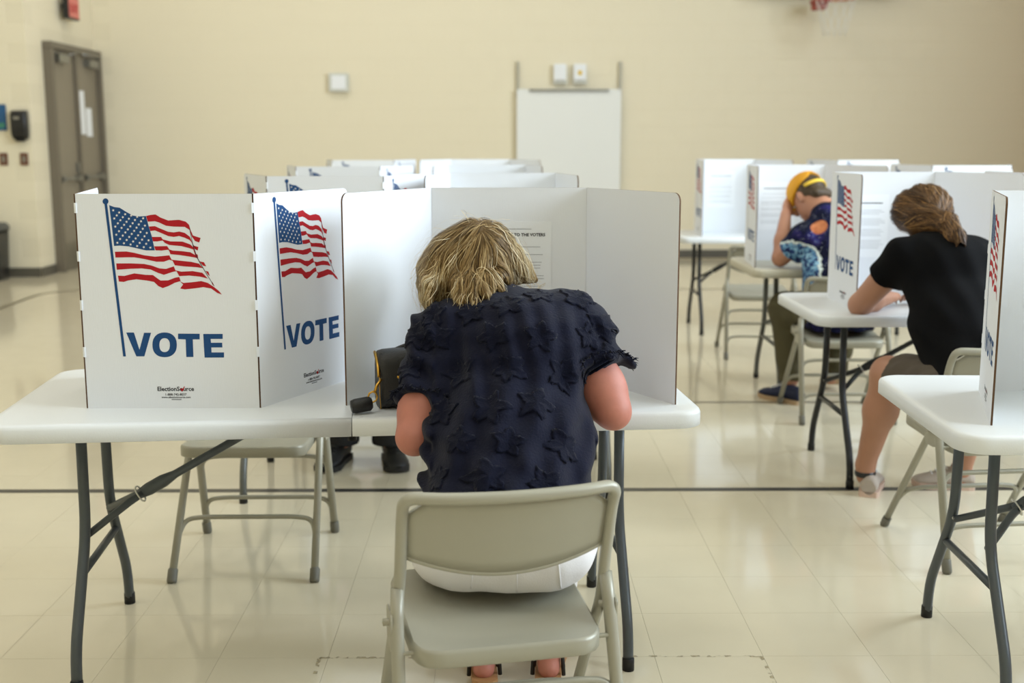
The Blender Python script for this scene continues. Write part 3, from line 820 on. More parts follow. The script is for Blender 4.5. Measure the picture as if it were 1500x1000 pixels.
        me = bpy.data.meshes.new(name); me.from_pydata(V.tolist(), [], Q.tolist())
        for m in (mats if isinstance(mats, (list, tuple)) else [mats]): me.materials.append(m)
        me.polygons.foreach_set('use_smooth', [True] * len(me.polygons)); me.update()
        return me

def V3(p): return np.array([p[0], p[1], p[2]], float)
def Wp(x, y, Y): return V3(W(x, y, Y))
def bvh_of(me): return BVHTree.FromPolygons([v.co for v in me.vertices], [tuple(p.vertices) for p in me.polygons])
def frame_R(f, up):            # columns: right, forward, up
    f = np.array(f, float); f /= np.linalg.norm(f); r = np.cross(f, np.array(up, float)); r /= np.linalg.norm(r); u = np.cross(r, f)
    return np.stack([r, f, u], 1)
def head(B, c, f, up, s=1.0, neck=None):
    """skull, jaw, nose, brow, ears, lips; f is where the face looks"""
    R = frame_R(f, up); c = V3(c)
    at = lambda x, y, z: c + R @ (np.array([x, y, z]) * s)
    B.ell(at(0, -.012, .03), np.array([.074, .095, .088]) * s, R, .02)
    B.ell(at(0, .025, -.045), np.array([.056, .065, .075]) * s, R, .03)
    B.cap(at(0, .085, .012), at(0, .108, -.022), .010 * s, .014 * s, .015)
    B.ell(at(0, .078, -.062), np.array([.024, .016, .010]) * s, R, .012); B.ell(at(0, .07, -.098), np.array([.024, .02, .018]) * s, R, .02)
    B.cap(at(-.04, .074, .03), at(.04, .074, .03), .013 * s, .013 * s, .015)
    for e in (-1, 1):
        B.ell(at(e * .076, -.008, -.005), np.array([.010, .020, .032]) * s, R, .010)
        B.ell(at(e * .032, .084, .008), np.array([.014, .012, .010]) * s, R, 0, sub=True)
    if neck is not None: B.cap(at(0, -.03, -.06), neck, .055 * s, .062 * s, .04)
    return R, at
def hand(B, w, d, palm_n, s=1.0, curl=.5, side=1):
    """w wrist, d direction of the fingers, palm_n palm normal; five separate bent fingers"""
    d = np.array(d, float); d /= np.linalg.norm(d); n = np.array(palm_n, float); n -= d * (n @ d); n /= np.linalg.norm(n); l = np.cross(d, n) * side
    w = V3(w); P = lambda a, b, c: w + (d * a + l * b + n * c) * s
    B.cap(P(.0, 0, 0), P(.045, .0, 0), .026 * s, .036 * s, .02, .55, l); B.cap(P(.045, -.018, 0), P(.082, -.022, 0), .019 * s, .014 * s, .015); B.cap(P(.045, .018, 0), P(.086, .02, 0), .020 * s, .014 * s, .015)
    for i, (o, L, sp) in enumerate(((.030, .068, .10), (.010, .076, .03), (-.011, .070, -.04), (-.030, .056, -.12))):
        p = np.array([.085 - abs(o - .005) * .25, o, 0.0]); a = curl * .45; ang = 0
        for q, (ll, rr) in enumerate(((.42, .0088), (.32, .008), (.26, .0072))):
            ang += a * (1.0 + .35 * q); nx = p + np.array([math.cos(ang), sp * .6, math.sin(ang)]) * L * ll
            B.cap(P(*p), P(*nx), rr * s, rr * s * .93, .004); p = nx
    p = np.array([.028, .030, .008])
    for (ll, da, db, dc, rr) in ((.040, .62, .70, .30, .0115), (.032, .80, .42, .42, .0098), (.024, .9, .15, .42, .0085)):
        v = np.array([da, db, dc]); nx = p + v / np.linalg.norm(v) * ll; B.cap(P(*p), P(*nx), rr * s, rr * s * .93, .008); p = nx

def eyes(at, parent, iris):
    for e in (-1, 1):
        b = MB(); c = Vector(at(e * .032, .076, .008)); f = Vector(at(0, 1, 0) - at(0, 0, 0)).normalized()
        b.lathe([(.0118 * math.sin(k * math.pi / 8), -.0118 * math.cos(k * math.pi / 8)) for k in range(9)], c, f, 12); eo = b.obj('eye', M_wht, parent)
        b = MB(); b.lathe([(.0055, .0103), (.004, .0112), (0, .0119)], c, f, 10); b.obj('iris', iris, eo)

def hair_material(name, cols, rough=.55):
    m = bpy.data.materials.new(name); m.use_nodes = True; nt = m.node_tree; p = nt.nodes['Principled BSDF']
    at = nt.nodes.new('ShaderNodeAttribute'); at.attribute_name = 'tone'; rp = nt.nodes.new('ShaderNodeValToRGB')
    el = rp.color_ramp.elements; el[0].color = rgb(cols[0]); el[1].color = rgb(cols[-1])
    for i, c in enumerate(cols[1:-1]): e = el.new((i + 1) / (len(cols) - 1)); e.color = rgb(c)
    nt.links.new(at.outputs['Fac'], rp.inputs[0]); nt.links.new(rp.outputs[0], p.inputs['Base Color'])
    p.inputs['Roughness'].default_value = rough; p.inputs['Specular IOR Level'].default_value = .25
    return m
def strands(name, base, flow, n, steps, step, lift, width, m, seed, start=None, parent=None, tone=None, sag=0.0, jitter=.25):
    """ribbons of hair traced over a base surface along a flow field"""
    r = random.Random(seed); tree = bvh_of(base)
    polys = base.polygons; cen = [p.center.copy() for p in polys]; nor = [p.normal.copy() for p in polys]
    cand = [i for i in range(len(cen)) if start is None or start(cen[i], nor[i])]
    vs, fs, tn = [], [], []
    for q in range(n):
        i = r.choice(cand); p = cen[i].copy(); nn = nor[i].copy(); t0 = r.random() if tone is None else tone(p, r)
        lf = lift * (.2 + .9 * r.random()); wd = width * (.6 + .8 * r.random()); pts = []; L = int(steps * (.55 + .6 * r.random()))
        jit = Vector((r.gauss(0, jitter), r.gauss(0, jitter), r.gauss(0, jitter)))
        wob = r.random() * 6.28; free = False; d = None
        for k in range(L):
            pts.append((p + nn * lf * (.4 + .6 * min(1, k / 3)), nn.copy()))
            f = flow(p, nn) + jit
            f = f - nn * f.dot(nn)
            if f.length < 1e-6: break
            d2 = f.normalized(); d = d2 if d is None else (d * .4 + d2 * .6).normalized()
            p2 = p + d * step
            loc, nrm, _, dist = tree.find_nearest(p2)
            if loc is None: break
            p = loc.lerp(p2, sag); nn = (nn * .5 + nrm * .5).normalized()
        if len(pts) < 4: continue
        o = len(vs); K = len(pts)
        for k, (c, u) in enumerate(pts):
            t = (pts[min(k + 1, K - 1)][0] - pts[max(k - 1, 0)][0])
            if t.length < 1e-7: t = Vector((0, 0, 1))
            sd = t.normalized().cross(u).normalized() * wd * (1 - .75 * (k / (K - 1)) ** 2) * (.5 if k == 0 else 1)
            vs += [c - sd, c + sd]; tn += [t0, t0]
        fs += [(o + 2 * k, o + 2 * k + 1, o + 2 * k + 3, o + 2 * k + 2) for k in range(K - 1)]
    me = bpy.data.meshes.new(name); me.from_pydata([tuple(v) for v in vs], [], fs); me.materials.append(m)
    at = me.attributes.new('tone', 'FLOAT', 'POINT'); at.data.foreach_set('value', tn)
    me.polygons.foreach_set('use_smooth', [True] * len(fs)); me.update()
    return stuff(link(name, me, parent))
def const_tone(me, v):
    at = me.attributes.new('tone', 'FLOAT', 'POINT'); at.data.foreach_set('value', [v] * len(me.vertices))

def shoe(parent, heel, yaw, L, w, m_up, m_sole, pitch=0.0, laces=None, h=1.0, collar=.085):
    """low shoe lofted along its length; toe towards +y of its own frame"""
    st = [(0, .30, .0, .060), (.02, .36, .0, .075), (.10, .40, .0, .082), (.25, .40, .0, .085), (.42, .40, 0, .080), (.58, .46, 0, .062), (.75, .50, 0, .050), (.90, .44, .004, .040), (.97, .30, .008, .030), (1.0, .10, .012, .022)]
    rings = []; so = []
    for (t, ww, z0, z1) in st:
        y = t * L; hw = ww * w; z1 *= h
        rings.append([Vector((hw * math.cos(a) * (1 if math.sin(a) < .3 else .82), y, .012 + z0 + (z1 - z0) * (.5 + .5 * math.sin(a)))) for a in [k * math.pi / 8 for k in range(16)]])
        so.append([Vector((x, y, z)) for (x, z) in ((-hw * 1.06, z0), (hw * 1.06, z0), (hw * 1.08, z0 + .024), (-hw * 1.08, z0 + .024))])
    rot = Euler((pitch, 0, yaw))
    b = MB(); b.loft(rings); o = b.obj('shoe', m_up, parent, loc=heel, rot=rot)
    b = MB(); b.loft(so, smooth=False); b.obj('sole', m_sole, o)
    if laces:
        for k in range(4):
            y = L * (.46 + .075 * k); z = .016 + (.078 - .009 * k) * h
            b = MB(); b.tube([(-w * .22, y, z - .006), (0, y + .004, z + .003), (w * .22, y, z - .006)], .003, 6); b.obj('lace', laces, o)
    return o

M_skin = mat('skin_rosy', (184, 118, 102), .55, var=.2, scale=22, sss=.04, bump=.06, bscale=160)
M_skin2 = mat('skin_tan', (172, 124, 98), .5, var=.08, scale=14, sss=.04, bump=.05, bscale=160)
M_skin3 = mat('skin_warm', (188, 134, 106), .5, var=.08, scale=14, sss=.04, bump=.05, bscale=160)
M_iris = mat('iris_brown', (60, 44, 30), .2)
M_navy = mat('navy_cotton', (12, 15, 35), .88, var=.3, scale=26, bump=.5, bscale=170, sheen=.08, spec=.15)
M_navy2 = mat('navy_frayed_patch', (11, 14, 32), .9, var=.3, scale=60, bump=.6, bscale=240, sheen=.08, spec=.1)
M_whitepant = mat('white_cotton', (232, 230, 232), .8, bump=.2, bscale=260)
M_blacktee = mat('black_jersey', (9, 9, 11), .9, var=.1, scale=12, bump=.3, bscale=220, spec=.1)
M_shorts = mat('taupe_shorts', (74, 64, 52), .85, var=.12, scale=30, bump=.3, bscale=220)
M_olive = mat('olive_cotton', (72, 66, 40), .85, var=.14, scale=12, bump=.3, bscale=180)
M_blackpant = mat('black_trousers', (18, 18, 20), .8)
M_cap = mat('mustard_cap_cotton', (214, 150, 22), .75, bump=.2, bscale=220)
M_strap = mat('yellow_cap_strap', (236, 196, 60), .6)

# ---------------------------------------------------------------- blonde woman in a navy blouse
def blonde_woman():
    T = thing('person', 'blonde person in a navy star-patched blouse bent over the table, white trousers', 'person', (-.0, 2.6, 0))
    base = Vector((-.0, 2.6, 0))
    lsh, rsh = Wp(647, 498, 2.90), Wp(846, 486, 2.92)
    lel, rel = Wp(607, 640, 2.735), Wp(898, 603, 2.80)
    lwr, rwr = np.array([-.10, 3.06, .835]), np.array([.09, 3.14, .81])
    pel = np.array([.012, 2.565, .545]); ch = (lsh + rsh) / 2 + np.array([0, -.02, -.06]); nk = Wp(704, 436, 2.97)
    hc = Wp(694, 392, 3.045); hf = np.array([-.22, .62, -.75]); hu = np.array([-.18, .75, .60])
    lat = np.array([1, .0, 0])
    hips = [np.array([-.088, 2.56, .545]), np.array([.088, 2.56, .545])]; knees = [np.array([-.11, 2.98, .515]), np.array([.14, 2.98, .515])]
    ank = [np.array([-.05, 2.99, .10]), np.array([.125, 2.99, .10])]
    B = Field((-.55, 2.25, -.01), (.55, 3.4, 1.35), .0065)
    R, at = head(B, hc, hf, hu, 1.0, nk)
    B.cap(pel + np.array([0, .04, .07]), (pel + ch) / 2, .145, .15, .05, .72, lat); B.cap((pel + ch) / 2, ch, .15, .155, .05, .72, lat); B.cap(ch, nk, .10, .065, .06)
    for sh, el, wr, sd in ((lsh, lel, lwr, -1), (rsh, rel, rwr, 1)):
        B.cap(ch + (sh - ch) * .5, sh, .08, .066, .05); B.cap(sh, el + (sh - el) * .25, .056, .054, .03); B.cap(el + (sh - el) * .3, el, .053, .041, .03); B.cap(el, el + (wr - el) * .35, .042, .041, .02); B.cap(el + (wr - el) * .35, wr, .043, .026, .02)
        hand(B, wr, np.array([-.25 * sd, 1, -.1]), (0, .1, -1), 1.0, .55, -sd)
    for i in (0, 1):
        B.cap(hips[i] + np.array([0, .03, .01]), knees[i], .085, .066, .04); B.cap(knees[i], ank[i], .06, .038, .03); B.cap(ank[i], ank[i] + np.array([(i - .5) * .03, .13, -.068]), .034, .026, .03)
        B.cap(ank[i] + np.array([0, 0, -.02]), ank[i] + np.array([0, -.03, -.06]), .034, .03, .02)
        for q in range(5):
            o = (q - 2) * .017; f0 = ank[i] + np.array([(i - .5) * .03 + o, .135, -.078]); B.cap(f0, f0 + np.array([o * .3, .04 - .004 * abs(q - 2), -.004]), .011, .009, .006)
    body = link('body', B.mesh('body', M_skin), T); body.matrix_parent_inverse = Matrix.Translation(-base)
    eyes(at, body, M_iris)
    # blouse
    S = Field((-.55, 2.25, .45), (.55, 3.25, 1.25), .0055)
    up = ch - pel; mid = pel + up * .5
    lo_c = pel + np.array([0, .03, .045])
    S.cap(lo_c, mid, .194, .188, .05, .80, lat, clip=[((0, 0, .555), (0, 0, -1))]); S.cap(mid, ch + np.array([.0, -.01, -.01]), .188, .18, .06, .76, lat)
    S.cap(lsh + np.array([.05, 0, .005]), rsh + np.array([-.05, 0, .005]), .098, .10, .07)
    S.cap(ch, nk + (nk - ch) * -.25 + np.array([.02, 0, -.012]), .13, .075, .07)
    S.ell(ch + np.array([.05, -.05, .03]), (.15, .12, .125), None, .06)
    for sh, el, fr_, rad, fl in ((lsh, lel, .68, .086, .066), (rsh, rel, .52, .092, .088)):
        e2 = sh + (el - sh) * (fr_ + .2); nrm = (el - sh) / np.linalg.norm(el - sh); cutp = sh + (el - sh) * fr_
        S.cap(sh, e2, rad, fl, .045, clip=[(cutp, nrm)])
        S.cap(sh + (el - sh) * (fr_ - .06), e2, fl + .004, fl + .012, .01, clip=[(cutp, nrm), (cutp - nrm * .05, -nrm)])
    def folds(P):
        x, y, z = P[:, 0], P[:, 1], P[:, 2]; s = (y - 2.3) + z * .8
        u = x + .02 * np.sin(z * 11 + 1.3)
        m = np.clip((1.0 - z) / .12, 0, 1)
        a = .0065 * np.sin(u * 78 + 3.0 * np.sin(z * 4)) * m * np.clip((z - .6) / .15 + .35, 0, 1)
        b = .0035 * np.sin(x * 130 + z * 22) * np.clip((z - .78) / .2, 0, 1) * np.clip((1.06 - z) / .06, 0, 1)
        c = .0045 * np.sin(z * 62 + x * 24 + 2 * np.sin(x * 16)) * np.clip((.9 - z) / .25, 0, 1)
        d = .003 * np.sin(x * 47 + z * 83 + 1) * np.sin(z * 37 - x * 61)
        sl = .007 * np.sin((x * .6 + z) * 92) * (np.abs(x - .03) > .19)
        return a + b + c + d + sl
    S.disp(folds)
    bme = S.mesh('blouse', M_navy, 1); bl = link('blouse', bme, T); bl.matrix_parent_inverse = Matrix.Translation(-base)
    tree = bvh_of(bme); r = random.Random(11)
    # frayed star patches sewn on the blouse
    def star(c, n, R0, seed, rough):
        q = random.Random(seed); n = Vector(n).normalized(); u = Vector((0, 0, 1)).cross(n).normalized(); w = n.cross(u); a0 = q.random() * 1.2
        K = 60; rings = []
        for (f, lift) in ((0, .0018), (.45, .0020), (.80, .0028), (.96, .0042), (1.02, .0012)):
            ring = []
            for k in range(K):
                a = a0 + 2 * math.pi * k / K; ph = (k / K * 5) % 1; tri = abs(ph - .5) * 2
                rad = R0 * (.54 + .46 * tri ** 1.2) * f
                if f > .9: rad *= 1 + rough * q.uniform(-.10, .20)
                p = c + u * rad * math.cos(a) + w * rad * math.sin(a)
                hit = tree.ray_cast(p + n * .08, -n, .2)
                loc, nn = (hit[0], hit[1]) if hit[0] is not None else tree.find_nearest(p)[:2]
                l2 = lift * (q.uniform(.6, 1.5) if f > .9 else 1)
                ring.append(loc + nn * l2)
            rings.append(ring)
        b = MB(); b.loft(rings, cap=False); me = b.mesh('star_patch', M_navy2, False); return me
    spots = []
    for row in range(5):
        for k in range(4):
            x = 640 + k * 76 + (36 if row % 2 else 0) + r.uniform(-8, 8); y = 492 + row * 52 + r.uniform(-8, 8); spots.append((x, y))
    spots += [(600, 540), (612, 492), (606, 575), (884, 478), (900, 520), (876, 440), (690, 458), (790, 432), (846, 436), (744, 446), (636, 462)]
    for i, (x, y) in enumerate(spots):
        d = Vector(_ray(x, y)).normalized(); h = tree.ray_cast(Vector(_C), d, 5)
        if h[0] is None: continue
        nn = h[1] if h[1].dot(d) < 0 else -h[1]
        if nn.dot(-d) < .16: continue
        o = link('star_patch', star(h[0], nn, r.uniform(.036, .046), 100 + i, 1.0), bl)
    # frayed cuffs and hem: little tufts of thread along the sleeve edge
    b = MB()
    for sh, el, fr_, rr in ((lsh, lel, .665, .074), (rsh, rel, .505, .094)):
        ax = Vector((el - sh) / np.linalg.norm(el - sh)); c = Vector(sh + (el - sh) * fr_); u = ax.orthogonal().normalized(); w = ax.cross(u)
        for k in range(150):
            a = r.random() * 6.283; dr = u * math.cos(a) + w * math.sin(a); loc = tree.find_nearest(c + dr * rr * 1.15)[0]
            p1 = loc + dr * r.uniform(.002, .012) + ax * r.uniform(-.002, .014) + Vector((r.gauss(0, .004), r.gauss(0, .004), r.gauss(0, .004)))
            b.tube([loc - dr * .004, (loc + p1) / 2 + Vector((0, 0, .003)), p1], [.0022, .002, .0008], 4)
    stuff(b.obj('frayed_threads', M_navy2, bl, fix=False))
    # white trousers
    Pn = Field((-.4, 2.25, .0), (.42, 3.2, .75), .007)
    Pn.cap(pel + np.array([0, .005, .01]), pel + np.array([0, .06, .03]), .165, .15, .05, .76, lat, clip=[((0, 0, .64), (0, 0, 1))])
    for i in (0, 1):
        sx = -1 if i == 0 else 1
        Pn.ell(hips[i] + np.array([sx * .012, -.015, -.005]), (.110, .125, .105), None, .05); Pn.cap(hips[i], knees[i], .108, .082, .05)
        Pn.cap(knees[i], ank[i], .08, .062, .04, clip=[((0, 0, .19), (0, 0, -1))])
    Pn.disp(lambda P: .0025 * np.sin(P[:, 0] * 60 + P[:, 2] * 30) * np.sin(P[:, 1] * 40))
    # flatten on the seat
    sl, PP = Pn.block(Pn.lo, Pn.lo + Pn.h * Pn.n); Pn.F[sl] = np.where(PP[..., 1] < 2.66, np.maximum(Pn.F[sl], (.449 + (PP[..., 1] - 2.3) * .03) - PP[..., 2]), Pn.F[sl])
    tr = link('trousers', Pn.mesh('trousers', M_whitepant, 2), T); tr.matrix_parent_inverse = Matrix.Translation(-base)
    # seams
    tt = bvh_of(tr.data)
    for x in (696, 757, 815):
        pts = []
        for y in range(795, 868, 6):
            h = tt.ray_cast(Vector(_C), Vector(_ray(x - (y - 795) * (757 - x) * .0016, y)).normalized(), 5)
            if h[0] is not None and h[0].y < 2.62: pts.append(h[0] + h[1] * .0005)
        if len(pts) > 2: b = MB(); b.tube(pts, .0022, 6); b.obj('seam', M_whitepant, tr).matrix_parent_inverse = Matrix.Identity(4)
    # sandals
    M_tan = mat('tan_leather', (176, 132, 88), .6); M_strapb = mat('black_leather', (26, 22, 22), .5)
    for i in (0, 1):
        c = Vector(ank[i]); b = MB(); yw = -(i - .5) * .15
        b.prism([(x, y) for (x, y) in [(-.034, -.06), (-.02, -.075), (.02, -.075), (.034, -.06), (.036, .04), (.048, .12), (.04, .19), (.0, .205), (-.04, .19), (-.048, .12), (-.036, .04)]], .022, plane='xy', y0=0.0)
        o = b.obj('sandal', M_tan, T, loc=(c.x - base.x, c.y - base.y, 0.0), rz=yw)
        for (y, hgt, ww) in ((.11, .062, .047), (.02, .10, .04), (-.03, .13, .042)):
            s = MB(); s.tube([(-ww, y, .02), (-ww * .9, y, hgt * .7), (0, y + .005, hgt), (ww * .9, y, hgt * .7), (ww, y, .02)], .006, 6); s.obj('strap', M_strapb, o)
    # hair
    mh = hair_material('blonde_hair', [(64, 48, 30), (112, 88, 52), (156, 128, 84), (202, 180, 136), (232, 220, 190)])
    Hf = Field((-.40, 2.75, .9), (.2, 3.3, 1.32), .005)
    Hf.ell(hc + np.array([.006, -.012, .022]), (.100, .112, .100), None, .03)
    Hf.ell(Wp(655, 395, 3.02), (.058, .09, .082), None, .05); Hf.ell(Wp(636, 420, 3.01), (.030, .065, .066), None, .05)
    Hf.cap(Wp(712, 364, 3.0), Wp(756, 390, 3.02), .060, .026, .04); Hf.cap(Wp(752, 382, 3.02), Wp(784, 408, 3.03), .024, .005, .02); Hf.cap(Wp(740, 392, 3.01), Wp(768, 410, 3.02), .022, .005, .02); Hf.ell(Wp(690, 398, 2.99), (.066, .05, .05), None, .05)
    # pointed locks lying over the collar
    r3 = random.Random(21)
    for (x0, x1, y1) in ((634, 628, 446), (642, 640, 436), (652, 650, 438), (660, 657, 431), (668, 672, 441), (676, 676, 434), (683, 680, 440), (690, 695, 443), (697, 703, 432), (705, 712, 436), (713, 722, 428), (720, 733, 424), (728, 742, 416)):
        e = Vector(_ray(x1, y1)).normalized(); h = tree.ray_cast(Vector(_C), e, 5)
        tip = V3(h[0] - e * .006) if h[0] is not None else Wp(x1, y1, 2.96)
        m0 = Wp(x0, 398, 2.965); m1 = (m0 + tip) / 2 + np.array([0, -.018, .008])
        Hf.cap(m0, m1, .021, .014, .012); Hf.cap(m1, tip, .013, .0035, .006)
    Hf.disp(lambda P: .0030 * np.sin(P[:, 0] * 150 + 12 * np.sin(P[:, 2] * 18)) )
    hm = Hf.mesh('hair', mh, 1); const_tone(hm, .18); ho = link('hair', hm, T); ho.matrix_parent_inverse = Matrix.Translation(-base)
    crown = Vector(Wp(706, 340, 2.98))
    def flow(p, n):
        d = p - crown; d.y *= .3
        v = d.normalized() * .9 + Vector((0, 0, -1)) * .9 + Vector((.22 * math.sin(p.z * 60 + p.x * 25), 0, 0))
        if p.x > crown.x + .03: v += Vector((.7, 0, -.1))
        return v
    def tone(p, rr):
        # sun-bleached streaks: natural colour bands by root position
        an = math.atan2(p.x - crown.x, crown.z - p.z + .02)
        s = .17 * math.sin(an * 13) + .13 * math.sin(an * 31 + 1)
        return min(1, max(0, .36 + s + rr.gauss(0, .15) + (.26 if p.x > crown.x + .055 or p.x < crown.x - .095 else 0)))
    strands('hair_strands', hm, flow, 9000, 17, .011, .008, .0008, mh, 5, parent=ho, tone=tone, sag=.15, jitter=.22)
    strands('hair_ends', hm, flow, 1500, 9, .010, .006, .0008, mh, 15, start=lambda p, n: p.z < hc[2] - .035 and n.y < .3, parent=ho, tone=lambda p, r: min(1, max(0, r.gauss(.66, .18))), sag=.75, jitter=.3)
    strands('loose_hair', hm, flow, 260, 15, .011, .028, .0005, mh, 25, parent=ho, tone=lambda p, r: .6 + .4 * r.random(), sag=.35, jitter=.5)
    return T
blonde_woman()

# ---------------------------------------------------------------- woman in a black T-shirt
def black_shirt_woman():
    base = Vector((1.70, 4.1, 0)); T = thing('person', 'brown-haired person in a black T-shirt and taupe shorts leaning on the table', 'person', tuple(base))
    inv = Matrix.Translation(-base)
    def place(n, me, par=None):
        o = link(n, me, par or T)
        if par is None: o.matrix_parent_inverse = inv
        return o
    lsh, rsh = Wp(1322, 378, 4.50), Wp(1434, 380, 4.50)
    lel, rel = Wp(1260, 446, 4.74), np.array([2.02, 4.68, .80]); lwr, rwr = np.array([1.64, 4.90, .785]), np.array([1.80, 4.93, .79])
    pel = np.array([1.705, 4.09, .56]); ch = (lsh + rsh) / 2 + np.array([0, -.03, -.05]); nk = Wp(1372, 345, 4.60)
    hc = Wp(1352, 314, 4.71); hf = np.array([-.12, .66, -.72]); hu = np.array([-.22, .72, .62]); lat = np.array([1, 0, 0])
    hips = [np.array([1.61, 4.12, .55]), np.array([1.79, 4.12, .55])]
    knees = [Wp(1302, 548, 4.52), np.array([1.90, 4.56, .52])]; ank = [Wp(1268, 680, 4.66), Wp(1408, 690, 4.74)]
    B = Field((1.3, 3.85, -.01), (2.2, 5.15, 1.35), .0075)
    R, at = head(B, hc, hf, hu, 1.0, nk)
    B.cap(pel, (pel + ch) / 2, .13, .125, .05, .75, lat); B.cap((pel + ch) / 2, ch, .125, .14, .05, .72, lat); B.cap(ch, nk, .09, .058, .05)
    for sh, el, wr, sd in ((lsh, lel, lwr, -1), (rsh, rel, rwr, 1)):
        B.cap(ch + (sh - ch) * .5, sh, .075, .06, .05); B.cap(sh, el, .060, .046, .03); B.cap(el, el + (wr - el) * .4, .045, .042, .02); B.cap(el + (wr - el) * .4, wr, .042, .026, .02)
        hand(B, wr, np.array([-.45 * sd, 1, -.05]), (0, .1, -1), .95, .55, -sd)
    for i in (0, 1):
        B.cap(hips[i], knees[i], .095, .068, .04); mid = knees[i] + (ank[i] - knees[i]) * .38; B.cap(knees[i], mid + np.array([0, -.012, 0]), .066, .064, .03); B.cap(mid + np.array([0, -.012, 0]), ank[i], .062, .038, .04); B.cap(ank[i], ank[i] + np.array([0, 0, -.05]), .038, .036, .02)
    body = place('body', B.mesh('body', M_skin2)); eyes(at, body, M_iris)
    S = Field((1.3, 3.85, .5), (2.2, 4.95, 1.3), .007); mid = (pel + ch) / 2
    S.cap(pel + np.array([0, .0, .03]), mid, .172, .165, .05, .84, lat, clip=[((0, 0, .60), (0, 0, -1))]); S.cap(mid, ch, .165, .165, .06, .78, lat)
    S.cap(lsh + np.array([.02, 0, 0]), rsh - np.array([.02, 0, 0]), .078, .082, .05); S.cap(ch, nk - (nk - ch) * .05, .12, .070, .06); S.ell(ch + np.array([.01, -.04, .02]), (.16, .11, .12), None, .05)
    for sh, el, fr_ in ((lsh, lel, .36), (rsh, rel, .4)):
        nrm = (el - sh) / np.linalg.norm(el - sh); cutp = sh + (el - sh) * fr_; S.cap(sh, sh + (el - sh) * .7, .074, .070, .04, clip=[(cutp, nrm)])
    S.disp(lambda P: .004 * np.sin(P[:, 2] * 44 + P[:, 0] * 19 + 2 * np.sin(P[:, 0] * 12)) * np.clip((.95 - P[:, 2]) / .2, 0, 1) + .003 * np.sin(P[:, 0] * 60 + P[:, 2] * 20))
    place('t_shirt', S.mesh('t_shirt', M_blacktee, 1))
    Pn = Field((1.4, 3.85, .3), (2.15, 4.75, .8), .0075)
    Pn.cap(pel, pel + np.array([0, .05, .04]), .155, .15, .05, .82, lat)
    for i in (0, 1):
        d = knees[i] - hips[i]; nrm = d / np.linalg.norm(d); cutp = hips[i] + d * .74
        Pn.ell(hips[i] + np.array([0, -.02, -.01]), (.115, .12, .10), None, .05); Pn.cap(hips[i], knees[i], .112, .092, .04, clip=[(cutp, nrm)])
    Pn.disp(lambda P: .003 * np.sin(P[:, 0] * 55 + P[:, 1] * 60) * np.sin(P[:, 2] * 50))
    sl, PP = Pn.block(Pn.lo, Pn.lo + Pn.h * Pn.n); Pn.F[sl] = np.where(PP[..., 1] < 4.28, np.maximum(Pn.F[sl], .449 - PP[..., 2]), Pn.F[sl])
    place('shorts', Pn.mesh('shorts', M_shorts, 1))
    # ankle socks line and pale sneakers
    M_sn = mat('pale_knit_sneaker', (176, 164, 152), .8, var=.1, scale=60, bump=.4, bscale=300); M_so = mat('pinkish_sole', (206, 178, 160), .6)
    a = Vector(ank[0]); shoe(T, (a.x - base.x, a.y - base.y - .055, 0), R_(-22), .25, .095, M_sn, M_so, laces=M_paper)
    a = Vector(ank[1]); shoe(T, (a.x - base.x + .05, a.y - base.y - .01, 0), R_(82), .25, .095, M_sn, M_so, laces=M_paper)
    for i in (0, 1):
        b = MB(); c = Vector(ank[i]); b.lathe([(.040, -.022), (.043, -.016), (.043, -.004), (.040, .0)], (c.x, c.y, .098), n=16); o = b.obj('sock', M_black, T); o.matrix_parent_inverse = inv
    # hair gathered in a loose low ponytail
    mh = hair_material('brown_hair', [(38, 26, 16), (72, 50, 30), (106, 76, 44), (146, 106, 62), (176, 136, 86)])
    H = Field((1.4, 4.35, .85), (2.0, 5.0, 1.4), .0065)
    H.ell(hc + np.array([.0, -.012, .022]), (.102, .112, .096), None, .03); H.ell(Wp(1322, 312, 4.70), (.035, .06, .065), None, .04)
    H.cap(Wp(1350, 325, 4.60), Wp(1386, 328, 4.50), .06, .040, .05); H.cap(Wp(1386, 328, 4.50), Wp(1399, 348, 4.40), .036, .032, .02); H.cap(Wp(1399, 348, 4.40), Wp(1411, 366, 4.34), .031, .008, .02)
    H.disp(lambda P: .004 * np.sin(P[:, 2] * 120 + 10 * np.sin(P[:, 0] * 20)))
    hm = H.mesh('hair', mh, 2); const_tone(hm, .22); ho = place('hair', hm)
    tie = Vector(Wp(1388, 332, 4.47)); tip = Vector(Wp(1413, 370, 4.34))
    def flow(p, n):
        d = tie - p
        if p.x > tie.x - .015 and p.z < tie.z + .03: return (tip - p).normalized() + Vector((0, 0, -.4))
        v = d.normalized(); return v + Vector((.2, 0, .25 if p.x < hc[0] - .04 else 0))
    def tone(p, r): return min(1, max(0, .36 + .18 * math.sin(p.z * 70 + p.x * 20) + r.gauss(0, .18) + (.22 if p.x > hc[0] + .05 and p.z < hc[2] + .02 else 0)))
    strands('hair_strands', hm, flow, 2600, 13, .014, .008, .0013, mh, 8, parent=ho, tone=tone, sag=.12, jitter=.2)
    b = MB(); b.tube([tie + Vector((.034 * math.cos(k * .5236), .01 * math.sin(k * .5236) + .0, .034 * math.sin(k * .5236))) for k in range(13)], .006, 6, cap=False); b.obj('hair_tie', M_black, ho)
    return T
black_shirt_woman()

